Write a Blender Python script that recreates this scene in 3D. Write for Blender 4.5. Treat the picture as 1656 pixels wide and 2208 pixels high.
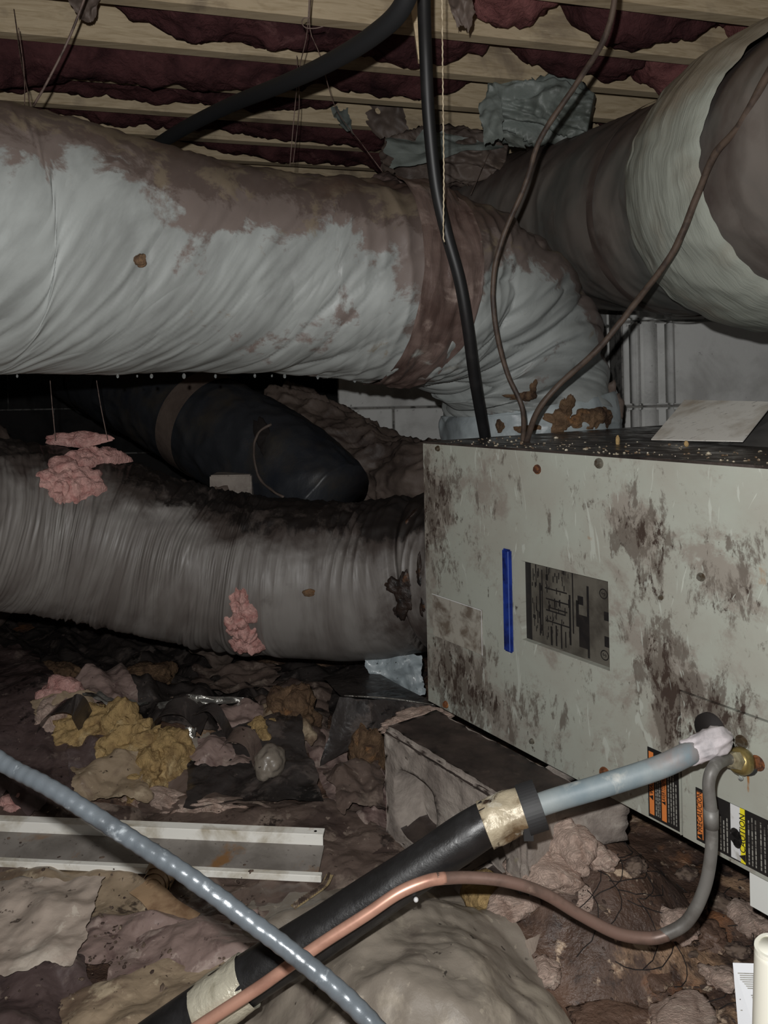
import bpy, bmesh, math, random
from mathutils import Vector, Matrix, noise
R = random.Random(7)
SC = bpy.context.scene
COL = SC.collection
for o in list(bpy.data.objects): bpy.data.objects.remove(o)

# ------------------------------------------------------------------ camera, world, light, exposure
F, CX, CY, ROLL = 1650.0, 828.0, 843.0, 0.021
CAMZ = 0.88
sr, cr = math.sin(ROLL), math.cos(ROLL)
cd = bpy.data.cameras.new('camera'); cam = bpy.data.objects.new('camera', cd); COL.objects.link(cam)
m3 = Matrix(((cr, sr, 0), (0, 0, -1), (-sr, cr, 0)))
cam.matrix_world = Matrix.Translation((0, 0, CAMZ)) @ m3.to_4x4()
cd.sensor_fit = 'AUTO'; cd.sensor_width = 36; cd.lens = F*36/2208
cd.shift_y = -(1104-CY)/2208; cd.clip_start = .01; cd.clip_end = 100
SC.camera = cam
wd = bpy.data.worlds.new('world'); SC.world = wd; wd.use_nodes = True
wd.node_tree.nodes['Background'].inputs[0].default_value = (.85, .93, 1, 1)
wd.node_tree.nodes['Background'].inputs[1].default_value = .04
ld = bpy.data.lights.new('phone_flash', 'POINT'); ld.energy = 62; ld.shadow_soft_size = .007; ld.color = (1, .995, .98)
lo = bpy.data.objects.new('phone_flash', ld); COL.objects.link(lo); lo.location = (-.025, -.01, CAMZ+.06)
SC.view_settings.view_transform = 'Standard'; SC.view_settings.look = 'None'
SC.view_settings.exposure = 0; SC.view_settings.gamma = 1; SC.view_settings.use_curve_mapping = False

# ------------------------------------------------------------------ helpers
CAM = Vector((0, 0, CAMZ))
def ray(px, py):
    dx, dy = px-CX, py-CY
    return Vector(((dx*cr-dy*sr)/F, 1, -(dx*sr+dy*cr)/F))
def P(px, py, d): return CAM + ray(px, py)*d
def Pz(px, py, z):
    r = ray(px, py); return CAM + r*((z-CAMZ)/r.z)
def smooth01(a, b, x):
    t = max(0, min(1, (x-a)/(b-a))); return t*t*(3-2*t)
def nz(x, y, z=0): return noise.noise(Vector((x, y, z)))
def fbm(x, y, z=0, o=4):
    a, s = 1, 0
    for i in range(o): s += a*nz(x, y, z); x *= 2.03; y *= 2.03; z *= 2.03; a *= .5
    return s
def ridge(x, y, z=0, o=3):
    a, s = 1, 0
    for i in range(o): s += a*(1-abs(nz(x, y, z))*2.4); x *= 2.1; y *= 2.1; z = z*2.1+3; a *= .5
    return s
ORG = {}
def meta(o, label=None, cat=None, group=None, kind=None):
    if label: o['label'] = label
    if cat: o['category'] = cat
    if group: o['group'] = group
    if kind: o['kind'] = kind
    return o
def thing(name, label, cat, loc, group=None):
    o = bpy.data.objects.new(name, None); COL.objects.link(o); o.location = loc; o.empty_display_size = .05
    ORG[o] = Vector(loc); return meta(o, label, cat, group)
def place(me, name, mat, parent=None, org=None):
    """mesh given in world coordinates"""
    if org is None:
        if parent is not None: org = ORG[parent]
        else:
            xs = [v.co for v in me.vertices]
            org = Vector((sum(v.x for v in xs)/len(xs), sum(v.y for v in xs)/len(xs), min(v.z for v in xs)))
    me.transform(Matrix.Translation(-org))
    o = bpy.data.objects.new(name, me); COL.objects.link(o)
    if mat: me.materials.append(mat)
    if parent is not None: o.parent = parent; o.location = org-ORG[parent]
    else: o.location = org
    ORG[o] = org
    return o
def mk(name, vs, fs, mat, parent=None, sm=True, uvs=None, att=None, org=None):
    me = bpy.data.meshes.new(name); me.from_pydata([tuple(v) for v in vs], [], fs)
    if sm: me.polygons.foreach_set('use_smooth', [True]*len(me.polygons))
    if uvs:
        ul = me.uv_layers.new(name='UVMap'); li = [0]*len(me.loops); me.loops.foreach_get('vertex_index', li)
        flat = []
        for i in li: flat += list(uvs[i])
        ul.data.foreach_set('uv', flat)
    if att:
        a = me.attributes.new('dirt', 'FLOAT', 'POINT'); a.data.foreach_set('value', att)
    me.update()
    return place(me, name, mat, parent, org)
def from_bm(name, bm, mat, parent=None, sm=False, org=None):
    me = bpy.data.meshes.new(name); bmesh.ops.recalc_face_normals(bm, faces=bm.faces); bm.to_mesh(me); bm.free()
    if sm: me.polygons.foreach_set('use_smooth', [True]*len(me.polygons))
    return place(me, name, mat, parent, org)
def crom(pts, n):
    """Catmull-Rom through a list of tuples/vectors, n samples, even in parameter length"""
    pts = [tuple(p) for p in pts]; k = len(pts[0])
    ext = [tuple(2*a-b for a, b in zip(pts[0], pts[1]))]+pts+[tuple(2*a-b for a, b in zip(pts[-1], pts[-2]))]
    dense = []
    for i in range(len(pts)-1):
        p0, p1, p2, p3 = ext[i:i+4]
        for j in range(24):
            t = j/24
            dense.append([.5*((2*p1[c])+(-p0[c]+p2[c])*t+(2*p0[c]-5*p1[c]+4*p2[c]-p3[c])*t*t+(-p0[c]+3*p1[c]-3*p2[c]+p3[c])*t**3) for c in range(k)])
    dense.append(list(pts[-1]))
    L = [0]
    for a, b in zip(dense, dense[1:]): L.append(L[-1]+math.dist(a[:3], b[:3]))
    out, j = [], 0
    for i in range(n):
        s = L[-1]*i/(n-1)
        while j < len(L)-2 and L[j+1] < s: j += 1
        t = (s-L[j])/max(1e-9, L[j+1]-L[j]); t = max(0, min(1, t))
        out.append([a+(b-a)*t for a, b in zip(dense[j], dense[j+1])])
    return out, L[-1]
def tube(name, pts, n, sides, mat, parent=None, disp=None, dirt=None, caps=True, up=(0, 0, 1), org=None, flat=1.0, wrap=1):
    """pts: (x,y,z,r)"""
    c, L = crom(pts, n)
    P3 = [Vector(p[:3]) for p in c]; rr = [p[3] for p in c]
    T = [(P3[min(i+1, n-1)]-P3[max(i-1, 0)]).normalized() for i in range(n)]
    N = Vector(up); N = (N-T[0]*N.dot(T[0]))
    if N.length < .05: N = Vector((0, 1, 0)); N = N-T[0]*N.dot(T[0])
    N.normalize()
    vs, uv, at, fs = [], [], [], []
    for i in range(n):
        N = (N-T[i]*N.dot(T[i])).normalized(); B = T[i].cross(N)
        s = L*i/(n-1)
        for j in range(sides):
            th = 2*math.pi*j/sides; thb = (th+wrap*math.pi/2) % (2*math.pi)
            dr = N*math.cos(th)*flat+B*math.sin(th)
            r = rr[i]
            if disp: r += disp(s, th, P3[i]+dr*r)
            p = P3[i]+dr*r
            vs.append(p); uv.append((s, thb*rr[0]))
            if dirt: at.append(dirt(s, th, dr, p))
    for i in range(n-1):
        for j in range(sides):
            a = i*sides+j; b = i*sides+(j+1) % sides
            fs.append((a, b, b+sides, a+sides))
    if caps:
        fs.append(tuple(range(sides-1, -1, -1))); fs.append(tuple((n-1)*sides+j for j in range(sides)))
    o = mk(name, vs, fs, mat, parent, True, uv, at if dirt else None, org)
    return o
def pxpath(lst, rpx=None):
    """list of (px,py,d,r) -> world"""
    return [tuple(P(a[0], a[1], a[2]))+(a[3],) for a in lst]
def boxbm(bm, mn, mx, fr=None):
    v = []
    for z in (mn[2], mx[2]):
        for x, y in ((mn[0], mn[1]), (mx[0], mn[1]), (mx[0], mx[1]), (mn[0], mx[1])):
            p = (x, y, z); v.append(bm.verts.new(fr(*p) if fr else p))
    for f in ((3, 2, 1, 0), (4, 5, 6, 7), (0, 1, 5, 4), (1, 2, 6, 5), (2, 3, 7, 6), (3, 0, 4, 7)): bm.faces.new([v[i] for i in f])
def cylbm(bm, c, axis, r0, r1, h, n=16, caps=True):
    axis = Vector(axis).normalized(); a = axis.orthogonal().normalized(); b = axis.cross(a); c = Vector(c)
    lo = [bm.verts.new(c+(a*math.cos(t)+b*math.sin(t))*r0) for t in [2*math.pi*i/n for i in range(n)]]
    hi = [bm.verts.new(c+axis*h+(a*math.cos(t)+b*math.sin(t))*r1) for t in [2*math.pi*i/n for i in range(n)]]
    for i in range(n): bm.faces.new((lo[i], lo[(i+1) % n], hi[(i+1) % n], hi[i]))
    if caps: bm.faces.new(lo[::-1]); bm.faces.new(hi)

# ------------------------------------------------------------------ materials
def srgb(c):
    return tuple(((x/255/12.92) if x/255 <= .04045 else ((x/255+.055)/1.055)**2.4) for x in c)
def mat(name, base, layers=(), rough=.6, bumps=(), coord='Object', metal=0, spec=.5, rrough=None, alpha=None, coat=0, trans=0, sheen=0):
    """layers: (rgb255, scale, lo, hi, opts) ; opts: st=stretch xyz, det, dist, att=weight, kind 'noise'/'vor'/'wave', amt
       bumps: (scale, strength, dist, opts)"""
    m = bpy.data.materials.new(name); m.use_nodes = True; nt = m.node_tree; N = nt.nodes; L = nt.links
    bs = N['Principled BSDF']
    tc = N.new('ShaderNodeTexCoord')
    src = tc.outputs[coord]
    def tex(scale, o, out='Fac'):
        mp = N.new('ShaderNodeMapping'); mp.vector_type = 'TEXTURE'; mp.inputs['Scale'].default_value = tuple(1/k for k in o.get('st', (1, 1, 1))); mp.inputs['Location'].default_value = o.get('loc', (0, 0, 0)); mp.inputs['Rotation'].default_value = o.get('rot', (0, 0, 0))
        # warp not needed: distortion of noise
        L.new(src, mp.inputs[0])
        k = o.get('kind', 'noise')
        if k == 'noise':
            t = N.new('ShaderNodeTexNoise'); t.inputs['Scale'].default_value = scale; t.inputs['Detail'].default_value = o.get('det', 6); t.inputs['Roughness'].default_value = o.get('ro', .6); t.inputs['Distortion'].default_value = o.get('dist', .3)
            r = t.outputs[0]
        elif k == 'vor':
            t = N.new('ShaderNodeTexVoronoi'); t.inputs['Scale'].default_value = scale; t.feature = o.get('feat', 'F1'); r = t.outputs['Distance']
        else:
            t = N.new('ShaderNodeTexWave'); t.inputs['Scale'].default_value = scale; t.inputs['Distortion'].default_value = o.get('dist', 3); t.inputs['Detail'].default_value = 3; t.bands_direction = o.get('dir', 'X'); r = t.outputs['Fac']
        L.new(mp.outputs[0], t.inputs['Vector'])
        return r
    col = None
    rgb = N.new('ShaderNodeRGB'); rgb.outputs[0].default_value = (*srgb(base), 1); col = rgb.outputs[0]
    for ly in layers:
        c, s, lo_, hi_ = ly[:4]; o = ly[4] if len(ly) > 4 else {}
        f = tex(s, o)
        if 'att' in o:
            an = N.new('ShaderNodeAttribute'); an.attribute_name = 'dirt'
            mm = N.new('ShaderNodeMath'); mm.operation = 'MULTIPLY_ADD'; L.new(an.outputs['Fac'], mm.inputs[0]); mm.inputs[1].default_value = o['att']; L.new(f, mm.inputs[2]); f = mm.outputs[0]
        if 'gx' in o:   # gaussian-ish zones: list of (x,y,rx,ry,amt) in coordinate space
            for (gx, gy, rx, ry, am) in o['gx']:
                mp = N.new('ShaderNodeMapping'); mp.vector_type = 'POINT'
                mp.inputs['Location'].default_value = (-gx/rx, -gy/ry, 0); mp.inputs['Scale'].default_value = (1/rx, 1/ry, 0)
                L.new(src, mp.inputs[0])
                ln = N.new('ShaderNodeVectorMath'); ln.operation = 'LENGTH'; L.new(mp.outputs[0], ln.inputs[0])
                mr = N.new('ShaderNodeMapRange'); mr.interpolation_type = 'SMOOTHSTEP'; mr.inputs[1].default_value = 0; mr.inputs[2].default_value = 1; mr.inputs[3].default_value = am; mr.inputs[4].default_value = 0
                L.new(ln.outputs['Value'], mr.inputs[0])
                ad = N.new('ShaderNodeMath'); L.new(f, ad.inputs[0]); L.new(mr.outputs[0], ad.inputs[1]); f = ad.outputs[0]
        mr = N.new('ShaderNodeMapRange'); mr.inputs[1].default_value = lo_; mr.inputs[2].default_value = hi_; mr.inputs[3].default_value = 0; mr.inputs[4].default_value = o.get('amt', 1)
        L.new(f, mr.inputs[0])
        mx = N.new('ShaderNodeMix'); mx.data_type = 'RGBA'; L.new(mr.outputs[0], mx.inputs[0]); L.new(col, mx.inputs[6]); mx.inputs[7].default_value = (*srgb(c), 1)
        col = mx.outputs[2]
    L.new(col, bs.inputs['Base Color'])
    if rrough:
        f = tex(rrough[0], rrough[3] if len(rrough) > 3 else {})
        mr = N.new('ShaderNodeMapRange'); mr.inputs[1].default_value = .35; mr.inputs[2].default_value = .65; mr.inputs[3].default_value = rrough[1]; mr.inputs[4].default_value = rrough[2]
        L.new(f, mr.inputs[0]); L.new(mr.outputs[0], bs.inputs['Roughness'])
    else: bs.inputs['Roughness'].default_value = rough
    bs.inputs['Metallic'].default_value = metal; bs.inputs['Specular IOR Level'].default_value = spec
    if coat: bs.inputs['Coat Weight'].default_value = coat; bs.inputs['Coat Roughness'].default_value = .15
    if trans: bs.inputs['Transmission Weight'].default_value = trans
    prev = None
    for b in bumps:
        s, st_, di = b[:3]; o = b[3] if len(b) > 3 else {}
        f = tex(s, o)
        if o.get('ridge'):
            a = N.new('ShaderNodeMath'); a.operation = 'SUBTRACT'; L.new(f, a.inputs[0]); a.inputs[1].default_value = .5
            b2 = N.new('ShaderNodeMath'); b2.operation = 'ABSOLUTE'; L.new(a.outputs[0], b2.inputs[0]); f = b2.outputs[0]
        bn = N.new('ShaderNodeBump'); bn.inputs['Strength'].default_value = st_; bn.inputs['Distance'].default_value = di
        L.new(f, bn.inputs['Height'])
        if prev: L.new(prev, bn.inputs['Normal'])
        prev = bn.outputs[0]
    if prev: L.new(prev, bs.inputs['Normal'])
    return m

M = {}
M['wood'] = mat('joist_wood', (200, 181, 150), [((168, 148, 116), 6, .45, .7, {'st': (.6, 6, 14), 'dist': 1}), ((120, 105, 90), 5, .55, .75, {'st': (1, 1, 1)}), ((232, 216, 180), 9, .6, .8, {'st': (.4, 3, 9)})], .75, [(60, .25, .003, {'st': (.1, 1, 1)})])
M['subfloor'] = mat('subfloor_board', (60, 45, 38), [((35, 25, 24), 8, .4, .7)], .9)
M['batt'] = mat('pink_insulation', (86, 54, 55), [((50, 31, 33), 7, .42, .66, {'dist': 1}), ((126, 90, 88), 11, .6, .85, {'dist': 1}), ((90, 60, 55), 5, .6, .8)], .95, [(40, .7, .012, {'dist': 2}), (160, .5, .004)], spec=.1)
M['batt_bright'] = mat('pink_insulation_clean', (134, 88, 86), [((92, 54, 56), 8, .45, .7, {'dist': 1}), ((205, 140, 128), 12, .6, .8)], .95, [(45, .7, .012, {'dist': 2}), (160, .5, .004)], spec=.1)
M['wall'] = mat('concrete_block', (222, 222, 219), [((190, 189, 186), 6, .45, .68), ((214, 214, 210), 3, .6, .8), ((130, 128, 124), 30, .66, .75)], .9, [(80, .4, .003), (14, .3, .006)])
M['wall_dark'] = mat('shade_toned_block', (52, 50, 50), [((36, 35, 35), 6, .45, .6)], .9, [(80, .4, .003)])  # darkness of the unlit far end, put into the block colour
M['mortar'] = mat('mortar', (140, 138, 134), [((80, 78, 75), 20, .45, .6)], .95, [(90, .5, .003)])
wr = {'st': (3, .6, 1), 'rot': (0, 0, .5), 'dist': 1.2, 'ridge': True}
M['duct_upper'] = mat('duct_jacket_grey', (152, 156, 154), [
    ((126, 129, 127), 7, .42, .66, {'st': (1.6, .5, 1), 'rot': (0, 0, .59)}),
    ((112, 101, 96), 6, .585, .64, {'att': .42, 'det': 9, 'ro': .66}),
    ((88, 76, 71), 9, .72, .80, {'att': .40, 'det': 9, 'ro': .72}),
    ((122, 110, 92), 11, .64, .72, {'att': .16, 'det': 8, 'ro': .7, 'amt': .7}),
    ((80, 64, 56), 5, .98, 1.15, {'att': .5, 'det': 8}),
    ], .5, [(5, .55, .014, {'st': (2.6, .6, 1), 'rot': (0, 0, .59), 'dist': .6, 'ridge': True, 'det': 2}), (30, .25, .002, {'st': (2, .6, 1), 'rot': (0, 0, .59)})], coord='UV', rrough=(9, .42, .68), spec=.4)
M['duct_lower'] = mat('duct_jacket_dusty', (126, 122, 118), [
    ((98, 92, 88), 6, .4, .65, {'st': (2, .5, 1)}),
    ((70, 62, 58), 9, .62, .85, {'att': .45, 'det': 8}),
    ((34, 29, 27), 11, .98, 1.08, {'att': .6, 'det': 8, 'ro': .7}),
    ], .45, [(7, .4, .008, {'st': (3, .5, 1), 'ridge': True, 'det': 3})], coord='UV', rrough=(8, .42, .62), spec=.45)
M['duct_right'] = mat('duct_jacket_brown', (118, 111, 105), [
    ((98, 98, 94), 3, .45, .6), ((88, 77, 72), 5, .5, .7, {'att': .3, 'det': 7}), ((140, 120, 90), 18, .72, .8)], .5,
    [(5, .35, .01, {'st': (2, .5, 1), 'ridge': True, 'det': 2})], coord='UV', spec=.4)
M['collar'] = mat('duct_wrap_pale', (158, 162, 152), [((140, 132, 118), 6, .5, .75, {'att': .3}), ((205, 206, 195), 5, .6, .8)], .4, [(9, .5, .01, {'st': (3, .5, 1), 'ridge': True})], coord='UV', spec=.5)
M['duct_dark'] = mat('duct_jacket_black', (48, 50, 54), [((66, 60, 52), 6, .5, .72), ((30, 34, 42), 4, .5, .7)], .45, [(8, .5, .01, {'ridge': True})])
M['brownwrap'] = mat('brown_wrap', (104, 91, 83), [((70, 59, 54), 5, .45, .65), ((120, 104, 92), 9, .6, .8)], .6, [(14, .5, .01, {'ridge': True})])
M['tatter'] = mat('vapor_barrier_scrap', (128, 135, 130), [((80, 84, 78), 6, .45, .65), ((168, 178, 176), 8, .6, .8)], .5, [(14, .5, .01, {'ridge': True})])
M['fg_pink'] = mat('pink_fiberglass', (208, 164, 156), [((176, 122, 116), 22, .45, .68, {'dist': 1.5}), ((232, 190, 178), 30, .55, .75, {'dist': 1}), ((120, 84, 76), 18, .64, .78)], .95, [(70, .9, .008, {'dist': 2}), (220, .6, .003)], spec=.1)
M['fg_yellow'] = mat('yellow_fiberglass', (180, 152, 106), [((120, 96, 68), 14, .45, .68, {'dist': 1}), ((206, 182, 138), 20, .55, .68), ((92, 78, 64), 12, .62, .78)], .95, [(60, .8, .01, {'dist': 2}), (200, .6, .003)], spec=.1)
M['fg_brown'] = mat('rusty_fiberglass', (122, 98, 76), [((72, 56, 46), 16, .42, .64, {'dist': 1}), ((165, 120, 80), 24, .58, .76)], .9, [(60, .9, .01, {'dist': 2}), (200, .6, .003)], spec=.15)
M['fg_tan'] = mat('tan_fiberglass', (200, 176, 162), [((150, 122, 108), 14, .45, .66, {'dist': 1}), ((214, 196, 180), 40, .55, .75, {'st': (1, 4, 1)}), ((110, 84, 74), 10, .62, .78)], .95, [(70, .9, .008, {'dist': 3, 'st': (1, 3, 1)})], spec=.1)
M['cabtop'] = mat('wet_dirty_top', (64, 56, 52), [((34, 29, 27), 8, .42, .62), ((120, 110, 98), 30, .66, .74)], .35, [(40, .6, .004), (150, .4, .002)], coord='Object', rrough=(25, .12, .6))
M['cabdark'] = mat('cabinet_inside', (40, 38, 36), [((22, 20, 19), 10, .4, .6)], .7)
M['galv'] = mat('galvanized_edge', (150, 148, 142), [((80, 72, 66), 20, .45, .6)], .3, metal=.7)
M['plate'] = mat('foil_rating_plate', (92, 88, 80), [((64, 60, 54), 14, .45, .62), ((112, 108, 98), 8, .6, .75)], .5, metal=.1)
M['ink'] = mat('black_ink', (22, 20, 20), [((34, 30, 28), 40, .5, .7)], .55)
M['inkgrey'] = mat('grey_print', (140, 138, 130), [((84, 80, 76), 60, .5, .62)], .6)
M['lab_or'] = mat('orange_print', (205, 120, 60), [((150, 80, 40), 20, .55, .7)], .55)
M['lab_ye'] = mat('yellow_print', (222, 208, 40), [((180, 160, 40), 30, .55, .7)], .5)
M['lab_wh'] = mat('white_print', (205, 205, 205), [((160, 156, 150), 40, .55, .7)], .55)
M['blue'] = mat('blue_badge', (30, 52, 130), [((16, 26, 74), 24, .45, .62), ((70, 90, 165), 40, .66, .76)], .35, [(60, .2, .002)])
M['pouch'] = mat('clear_pouch', (160, 156, 146), [((106, 96, 86), 30, .45, .62, {'det': 8}), ((176, 172, 160), 12, .6, .72)], .25, [(60, .2, .002)], coat=.4)
M['rust'] = mat('rusty_steel', (116, 70, 38), [((66, 38, 24), 60, .45, .6), ((160, 104, 56), 90, .6, .7)], .7, [(200, .5, .002)])
M['screw'] = mat('zinc_screw', (130, 126, 116), [((90, 76, 60), 60, .45, .6)], .4, metal=.6)
M['hole'] = mat('opening_dark', (26, 20, 18), (), .8)
M['patina'] = mat('weathered_copper_blue', (140, 148, 149), [((112, 126, 132), 9, .42, .62), ((134, 118, 112), 7, .54, .66), ((168, 170, 166), 26, .62, .74)], .55, [(90, .3, .001)])
M['puttytape'] = mat('pale_grey_tape', (196, 188, 190), [((150, 146, 148), 30, .45, .65)], .6, [(40, .5, .003, {'ridge': True})])
M['copper'] = mat('copper_tube', (196, 150, 130), [((158, 116, 100), 20, .5, .7)], .38, metal=.35)
M['copper_dull'] = mat('dull_copper_tube', (122, 98, 88), [((90, 74, 66), 20, .45, .65), ((150, 128, 114), 40, .62, .74)], .45, metal=.25)
M['grey_tube'] = mat('grey_weathered_tube', (112, 110, 106), [((86, 82, 78), 20, .45, .65), ((136, 134, 130), 40, .62, .74)], .5, metal=.15)
M['brass'] = mat('brass', (150, 132, 84), [((96, 84, 48), 40, .45, .62), ((70, 84, 66), 20, .6, .75)], .32, metal=.7)
M['rubber'] = mat('black_pipe_insulation', (30, 29, 29), [((42, 41, 42), 20, .5, .7)], .42, [(120, .35, .0015), (400, .3, .0006)], rrough=(30, .3, .5))
M['strap'] = mat('black_strap', (40, 40, 41), [((28, 28, 28), 20, .5, .7)], .6)
M['foiltape'] = mat('yellowed_foil_tape', (178, 168, 140), [((120, 108, 84), 18, .45, .62), ((214, 210, 190), 14, .6, .75), ((110, 84, 56), 30, .68, .75)], .3, [(30, .7, .004, {'ridge': True})], metal=.55)
M['foiltape2'] = mat('bright_crinkled_foil_tape', (206, 200, 180), [((150, 142, 118), 14, .5, .62)], .34, [(24, .9, .006, {'ridge': True})], metal=.35)
M['stainfoil'] = mat('stained_tape', (176, 164, 140), [((110, 90, 66), 12, .46, .56, {'det': 8}), ((206, 200, 184), 16, .56, .64), ((60, 46, 36), 26, .62, .68)], .4, [(30, .8, .005, {'ridge': True})], metal=.1)
M['black_cable'] = mat('black_cable_jacket', (19, 19, 20), [((30, 29, 30), 20, .5, .7)], .5)
M['black_matte'] = mat('black_cable_matte', (22, 23, 25), (), .65)
M['brown_cable'] = mat('dusty_brown_cable', (82, 68, 58), [((52, 42, 37), 25, .45, .62)], .6, [(90, .3, .001)])
M['conduit'] = mat('grey_sheathed_cable', (88, 94, 99), [((64, 68, 72), 14, .5, .7), ((150, 156, 160), 60, .62, .74)], .3, [(120, .4, .001)], coat=.1, metal=.2)
M['string'] = mat('off_white_string', (190, 176, 150), [((150, 136, 112), 60, .5, .6)], .9)
M['wire'] = mat('rusty_hanger_wire', (110, 92, 84), [((70, 56, 50), 40, .5, .6)], .6)
M['concrete'] = mat('pier_block_concrete', (156, 146, 137), [((118, 108, 101), 9, .42, .64), ((178, 170, 160), 14, .58, .72), ((150, 144, 100), 7, .68, .76), ((60, 50, 46), 26, .66, .76)], .92, [(35, .6, .006), (120, .5, .003)])
M['blocktop'] = mat('wet_block_top', (66, 56, 51), [((36, 29, 27), 10, .42, .64), ((82, 70, 62), 30, .62, .74)], .55, [(60, .5, .003)])
M['channel'] = mat('white_painted_metal', (250, 248, 240), [((190, 180, 160), 12, .5, .68), ((150, 110, 66), 16, .68, .76, {'st': (.6, 1, 1)}), ((96, 74, 56), 60, .70, .76)], .4, [(60, .1, .001)])
M['channel_web'] = mat('dirty_metal_web', (138, 132, 126), [((110, 104, 98), 12, .45, .65), ((130, 96, 62), 9, .62, .70, {'det': 8}), ((78, 70, 64), 120, .62, .7)], .5, [(120, .2, .001)])
M['floor'] = mat('muddy_crawlspace_floor', (112, 88, 74), [((70, 55, 48), 3, .4, .62, {'det': 8}), ((160, 130, 104), 7, .54, .62, {'det': 9, 'ro': .65}), ((54, 43, 39), 9, .54, .62, {'det': 8, 'ro': .7}), ((196, 172, 148), 26, .60, .66, {'det': 8}), ((150, 104, 72), 5, .57, .66)], .6,
    [(12, .6, .02), (50, .7, .008), (180, .5, .003)], rrough=(14, .22, .8))
def plastic(name, base, dark, light, rough=.35, sc=6, coat=.15):
    dk = tuple(int(c*.62) for c in dark)
    return mat(name, base, [(dark, sc, .51, .59, {'det': 9, 'dist': .8, 'ro': .62}), (light, sc*1.6, .56, .62, {'det': 9, 'ro': .65}), (dk, sc*1.3, .60, .64, {'det': 9, 'ro': .68, 'loc': (3, 1, 2)}), (light, sc*9, .64, .68, {'det': 5}), (dk, sc*14, .66, .70, {'det': 4, 'loc': (5, 2, 1)})], rough, [(sc*2.2, .7, .012, {'ridge': True, 'det': 3}), (90, .35, .003)], coat=coat, rrough=(sc*2, rough-.12, rough+.2))
M['pl_black'] = plastic('black_polyethylene', (56, 51, 49), (38, 34, 33), (82, 74, 70), .34)
M['pl_maroon'] = plastic('maroon_stained_plastic', (82, 68, 66), (58, 47, 46), (108, 94, 88), .42)
M['pl_brown'] = plastic('brown_stained_plastic', (104, 89, 81), (76, 63, 58), (134, 119, 108), .42)
M['pl_tan'] = plastic('tan_stained_plastic', (182, 167, 154), (152, 134, 122), (204, 192, 178), .4, 3)
M['pl_pink'] = plastic('pinkish_stained_plastic', (142, 122, 115), (106, 86, 82), (168, 150, 141), .4)
M['pl_gold'] = plastic('yellow_brown_plastic', (152, 134, 112), (116, 98, 82), (180, 163, 138), .38)
M['pl_grey'] = plastic('grey_brown_plastic', (130, 121, 110), (104, 94, 86), (156, 146, 132), .38, 3.5)
M['pl_white'] = plastic('white_plastic_bag', (150, 160, 164), (112, 120, 124), (180, 188, 190), .4)
M['foil'] = mat('crumpled_foil', (180, 178, 172), [((96, 88, 82), 20, .5, .62)], .22, [(40, .8, .006, {'ridge': True})], metal=.8)
M['paper'] = mat('stained_paper', (214, 211, 204), [((176, 168, 156), 10, .5, .68), ((150, 128, 104), 7, .62, .74), ((160, 156, 150), 60, .6, .68, {'st': (.3, 3, 3)})], .7)
M['cardgrey'] = mat('grey_metal_plate', (84, 82, 80), [((62, 60, 58), 8, .45, .65)], .6)
M['pvc'] = mat('white_pvc', (238, 236, 222), [((190, 196, 150), 12, .62, .72)], .4)
M['tapebrown'] = mat('brown_tape', (168, 140, 110), [((128, 100, 76), 18, .5, .66)], .5, [(30, .4, .003)])
M['cord'] = mat('yellowed_zip_strap', (170, 150, 112), [((120, 104, 80), 60, .5, .6)], .6)
M['chip'] = mat('mixed_debris', (104, 88, 76), [((66, 52, 45), 40, .45, .52), ((158, 142, 124), 60, .60, .64)], .8)
M['water'] = mat('water_drop', (230, 235, 235), (), .03, trans=.9, spec=1)
M['tape_band'] = mat('stained_tape_band', (108, 92, 86), [((78, 62, 57), 9, .45, .65, {'det': 8}), ((140, 124, 116), 14, .56, .68, {'det': 8}), ((170, 172, 166), 8, .64, .7)], .35, [(14, .6, .008, {'st': (3, .5, 1), 'ridge': True})], coord='UV')

# ------------------------------------------------------------------ the setting: floor
def bump(x, y, cx, cy, rx, ry, h):
    q = ((x-cx)/rx)**2+((y-cy)/ry)**2
    return h*max(0, 1-q)**1.3 if q < 1 else 0
MO = Pz(890, 2160, 0.05)
PILE = Pz(370, 1610, 0)
def H(x, y, fine=False):
    h = .018*fbm(x*2.2, y*2.2, 1.7, 3)
    h += bump(x, y, MO.x, MO.y, .22, .27, .12)
    h += bump(x, y, PILE.x, PILE.y, .5, .28, .05)
    h += bump(x, y, .31, 1.27, .2, .19, .125)
    h += bump(x, y, -.9, 1.9, .5, .5, .10)
    if fine: h += .010*fbm(x*14, y*14, 4, 3)
    return h
def G(px, py, off=0):
    z = 0
    for i in range(8):
        p = Pz(px, py, z); z = H(p.x, p.y)+off
    return Pz(px, py, z)
def axis_pts(lo, a, b, hi, n, m):
    return [lo+(a-lo)*i/m for i in range(m)]+[a+(b-a)*i/n for i in range(n)]+[b+(hi-b)*i/m for i in range(m+1)]
xs = axis_pts(-4, -1.3, 1.3, 3.4, 330, 16); ys = axis_pts(-1.2, .7, 2.8, 5.4, 280, 16)
vs = [(x, y, H(x, y, True)) for y in ys for x in xs]
nx = len(xs)
fs = [(j*nx+i, j*nx+i+1, (j+1)*nx+i+1, (j+1)*nx+i) for j in range(len(ys)-1) for i in range(nx-1)]
meta(mk('floor', vs, fs, M['floor'], org=Vector((0, 0, 0))), kind='structure')

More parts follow.
